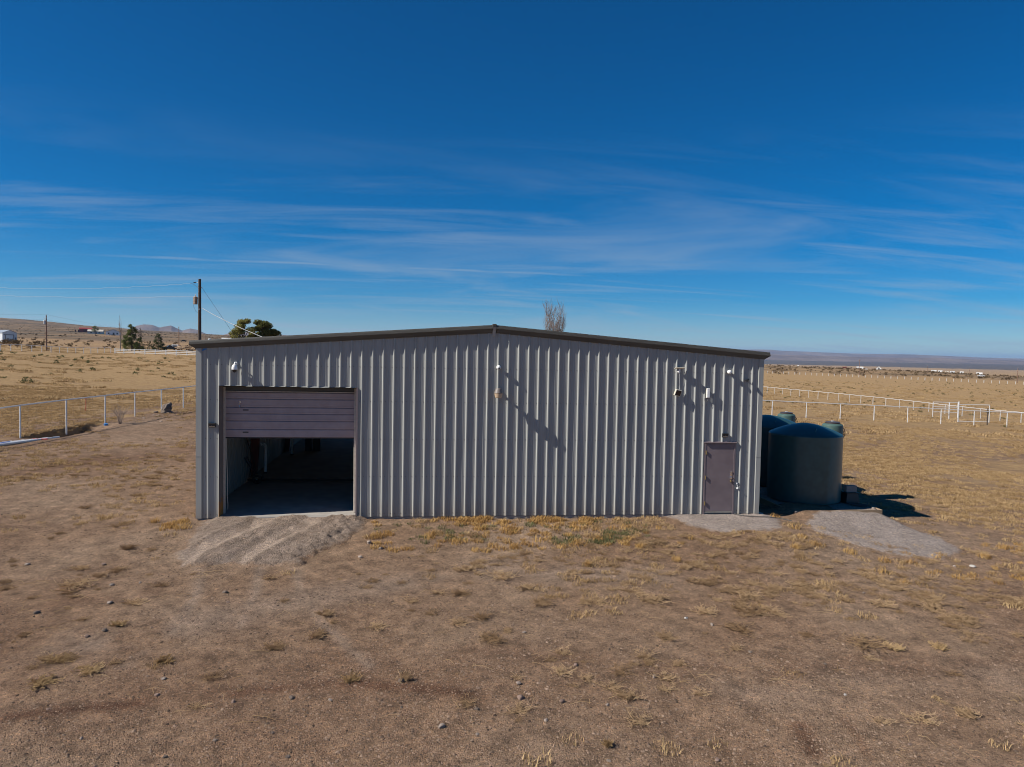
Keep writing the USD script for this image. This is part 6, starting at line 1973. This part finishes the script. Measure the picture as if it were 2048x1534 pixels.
# the larger single clumps
CL = [(921, 1188, 34, 'brown_weed'), (1052, 1175, 34, 'brown_weed'), (810, 1357, 26, 'brown_weed'), (1081, 1205, 40, 'brown_weed'), (963, 1236, 36, 'brown_weed'), (1315, 1203, 46, 'brown_weed'), (1332, 1276, 38, 'brown_weed'), (982, 1279, 52, 'brown_weed'), (1005, 1154, 50, 'brown_weed'),
      (1494, 1193, 48, 'brown_weed'), (1505, 1226, 44, 'brown_weed'), (1480, 1260, 56, 'brown_weed'), (1762, 1212, 40, 'brown_weed'), (1752, 1155, 44, 'brown_weed'), (1602, 1176, 46, 'brown_weed'), (1724, 1290, 76, 'brown_weed'), (1860, 1218, 34, 'brown_weed'), (1936, 1432, 36, 'brown_weed'), (1926, 1246, 56, 'brown_weed'), (1411, 1226, 40, 'brown_weed'), (1255, 1392, 40, 'brown_weed'),
      (149, 1172, 60, 'brown_weed'), (636, 1270, 34, 'brown_weed'), (651, 1228, 30, 'brown_weed'), (550, 1292, 36, 'brown_weed'), (256, 1098, 26, 'brown_weed'), (1215, 1490, 22, 'straw'), (1790, 1300, 40, 'straw'), (1880, 1299, 34, 'straw'), (116, 1319, 48, 'straw'), (83, 1365, 60, 'straw'), (178, 1344, 54, 'straw'), (330, 1323, 36, 'straw'), (237, 1250, 30, 'straw'), (700, 1360, 40, 'straw'),
      (1279, 1095, 22, 'orange_straw'), (1353, 1121, 20, 'orange_straw'), (1027, 1095, 22, 'orange_straw'), (343, 1051, 28, 'orange_straw'), (310, 1043, 24, 'orange_straw'), (1176, 1130, 12, 'orange_straw'), (1632, 1090, 30, 'orange_straw'), (1700, 1105, 34, 'orange_straw'), (1590, 1095, 24, 'orange_straw')]
NM = {'brown_weed': ('weed_clump', 'sprawling brown dead weed clump on the bare dirt', 'weed', 'brown weed clumps on the dirt'), 'straw': ('straw_clump', 'pale flattened straw clump on the bare dirt', 'grass clump', 'pale straw clumps on the dirt'),
      'orange_straw': ('grass_bunch', 'golden bunch of grass standing alone on the dirt', 'grass clump', 'golden bunches on the dirt')}
lab_ = placed_labels([(k, px, py) for px, py, s, k in CL], {'brown_weed': ('brown dead weed clump', 'brown weed clumps'), 'straw': ('pale straw clump', 'pale straw clumps'), 'orange_straw': ('golden grass bunch', 'golden grass bunches')})
for i, (px, py, s, k) in enumerate(CL):
    q = on_ground(px, py)
    d = (q - CAM) @ np.array([F_AX[0], F_AX[1], 0])
    w = s * d / FPX
    if k == 'brown_weed':
        v, f = weed_mesh(500 + i, 46, w * 1.25, 0.05 + 0.07 * w)
    elif k == 'straw':
        v, f = weed_mesh(500 + i, 50, w, 0.05)
    else:
        v, f = tuft_mesh(500 + i, 110, 0.17, w * 0.42, 0.004, 0.8)
    nm, _, cat, grp = NM[k]
    tag(put(nm, (v + q, f), M[k]), lab_[i], cat, grp)


# ------------------------------------------------------------------ the air
hz_mat = usdkit.material(stage, '/World/Looks/air', {'v': ('principled_volume', {'color': (0.46, 0.68, 1.0), 'density': 2.3e-5, 'anisotropy': 0.2})}, [], volume='v.volume')
b = 45000.0
MB().box((CAM[0] - b, CAM[1] - b, -160), (CAM[0] + b, CAM[1] + b, 420)).build('haze', hz_mat, '/World', kind='stuff')
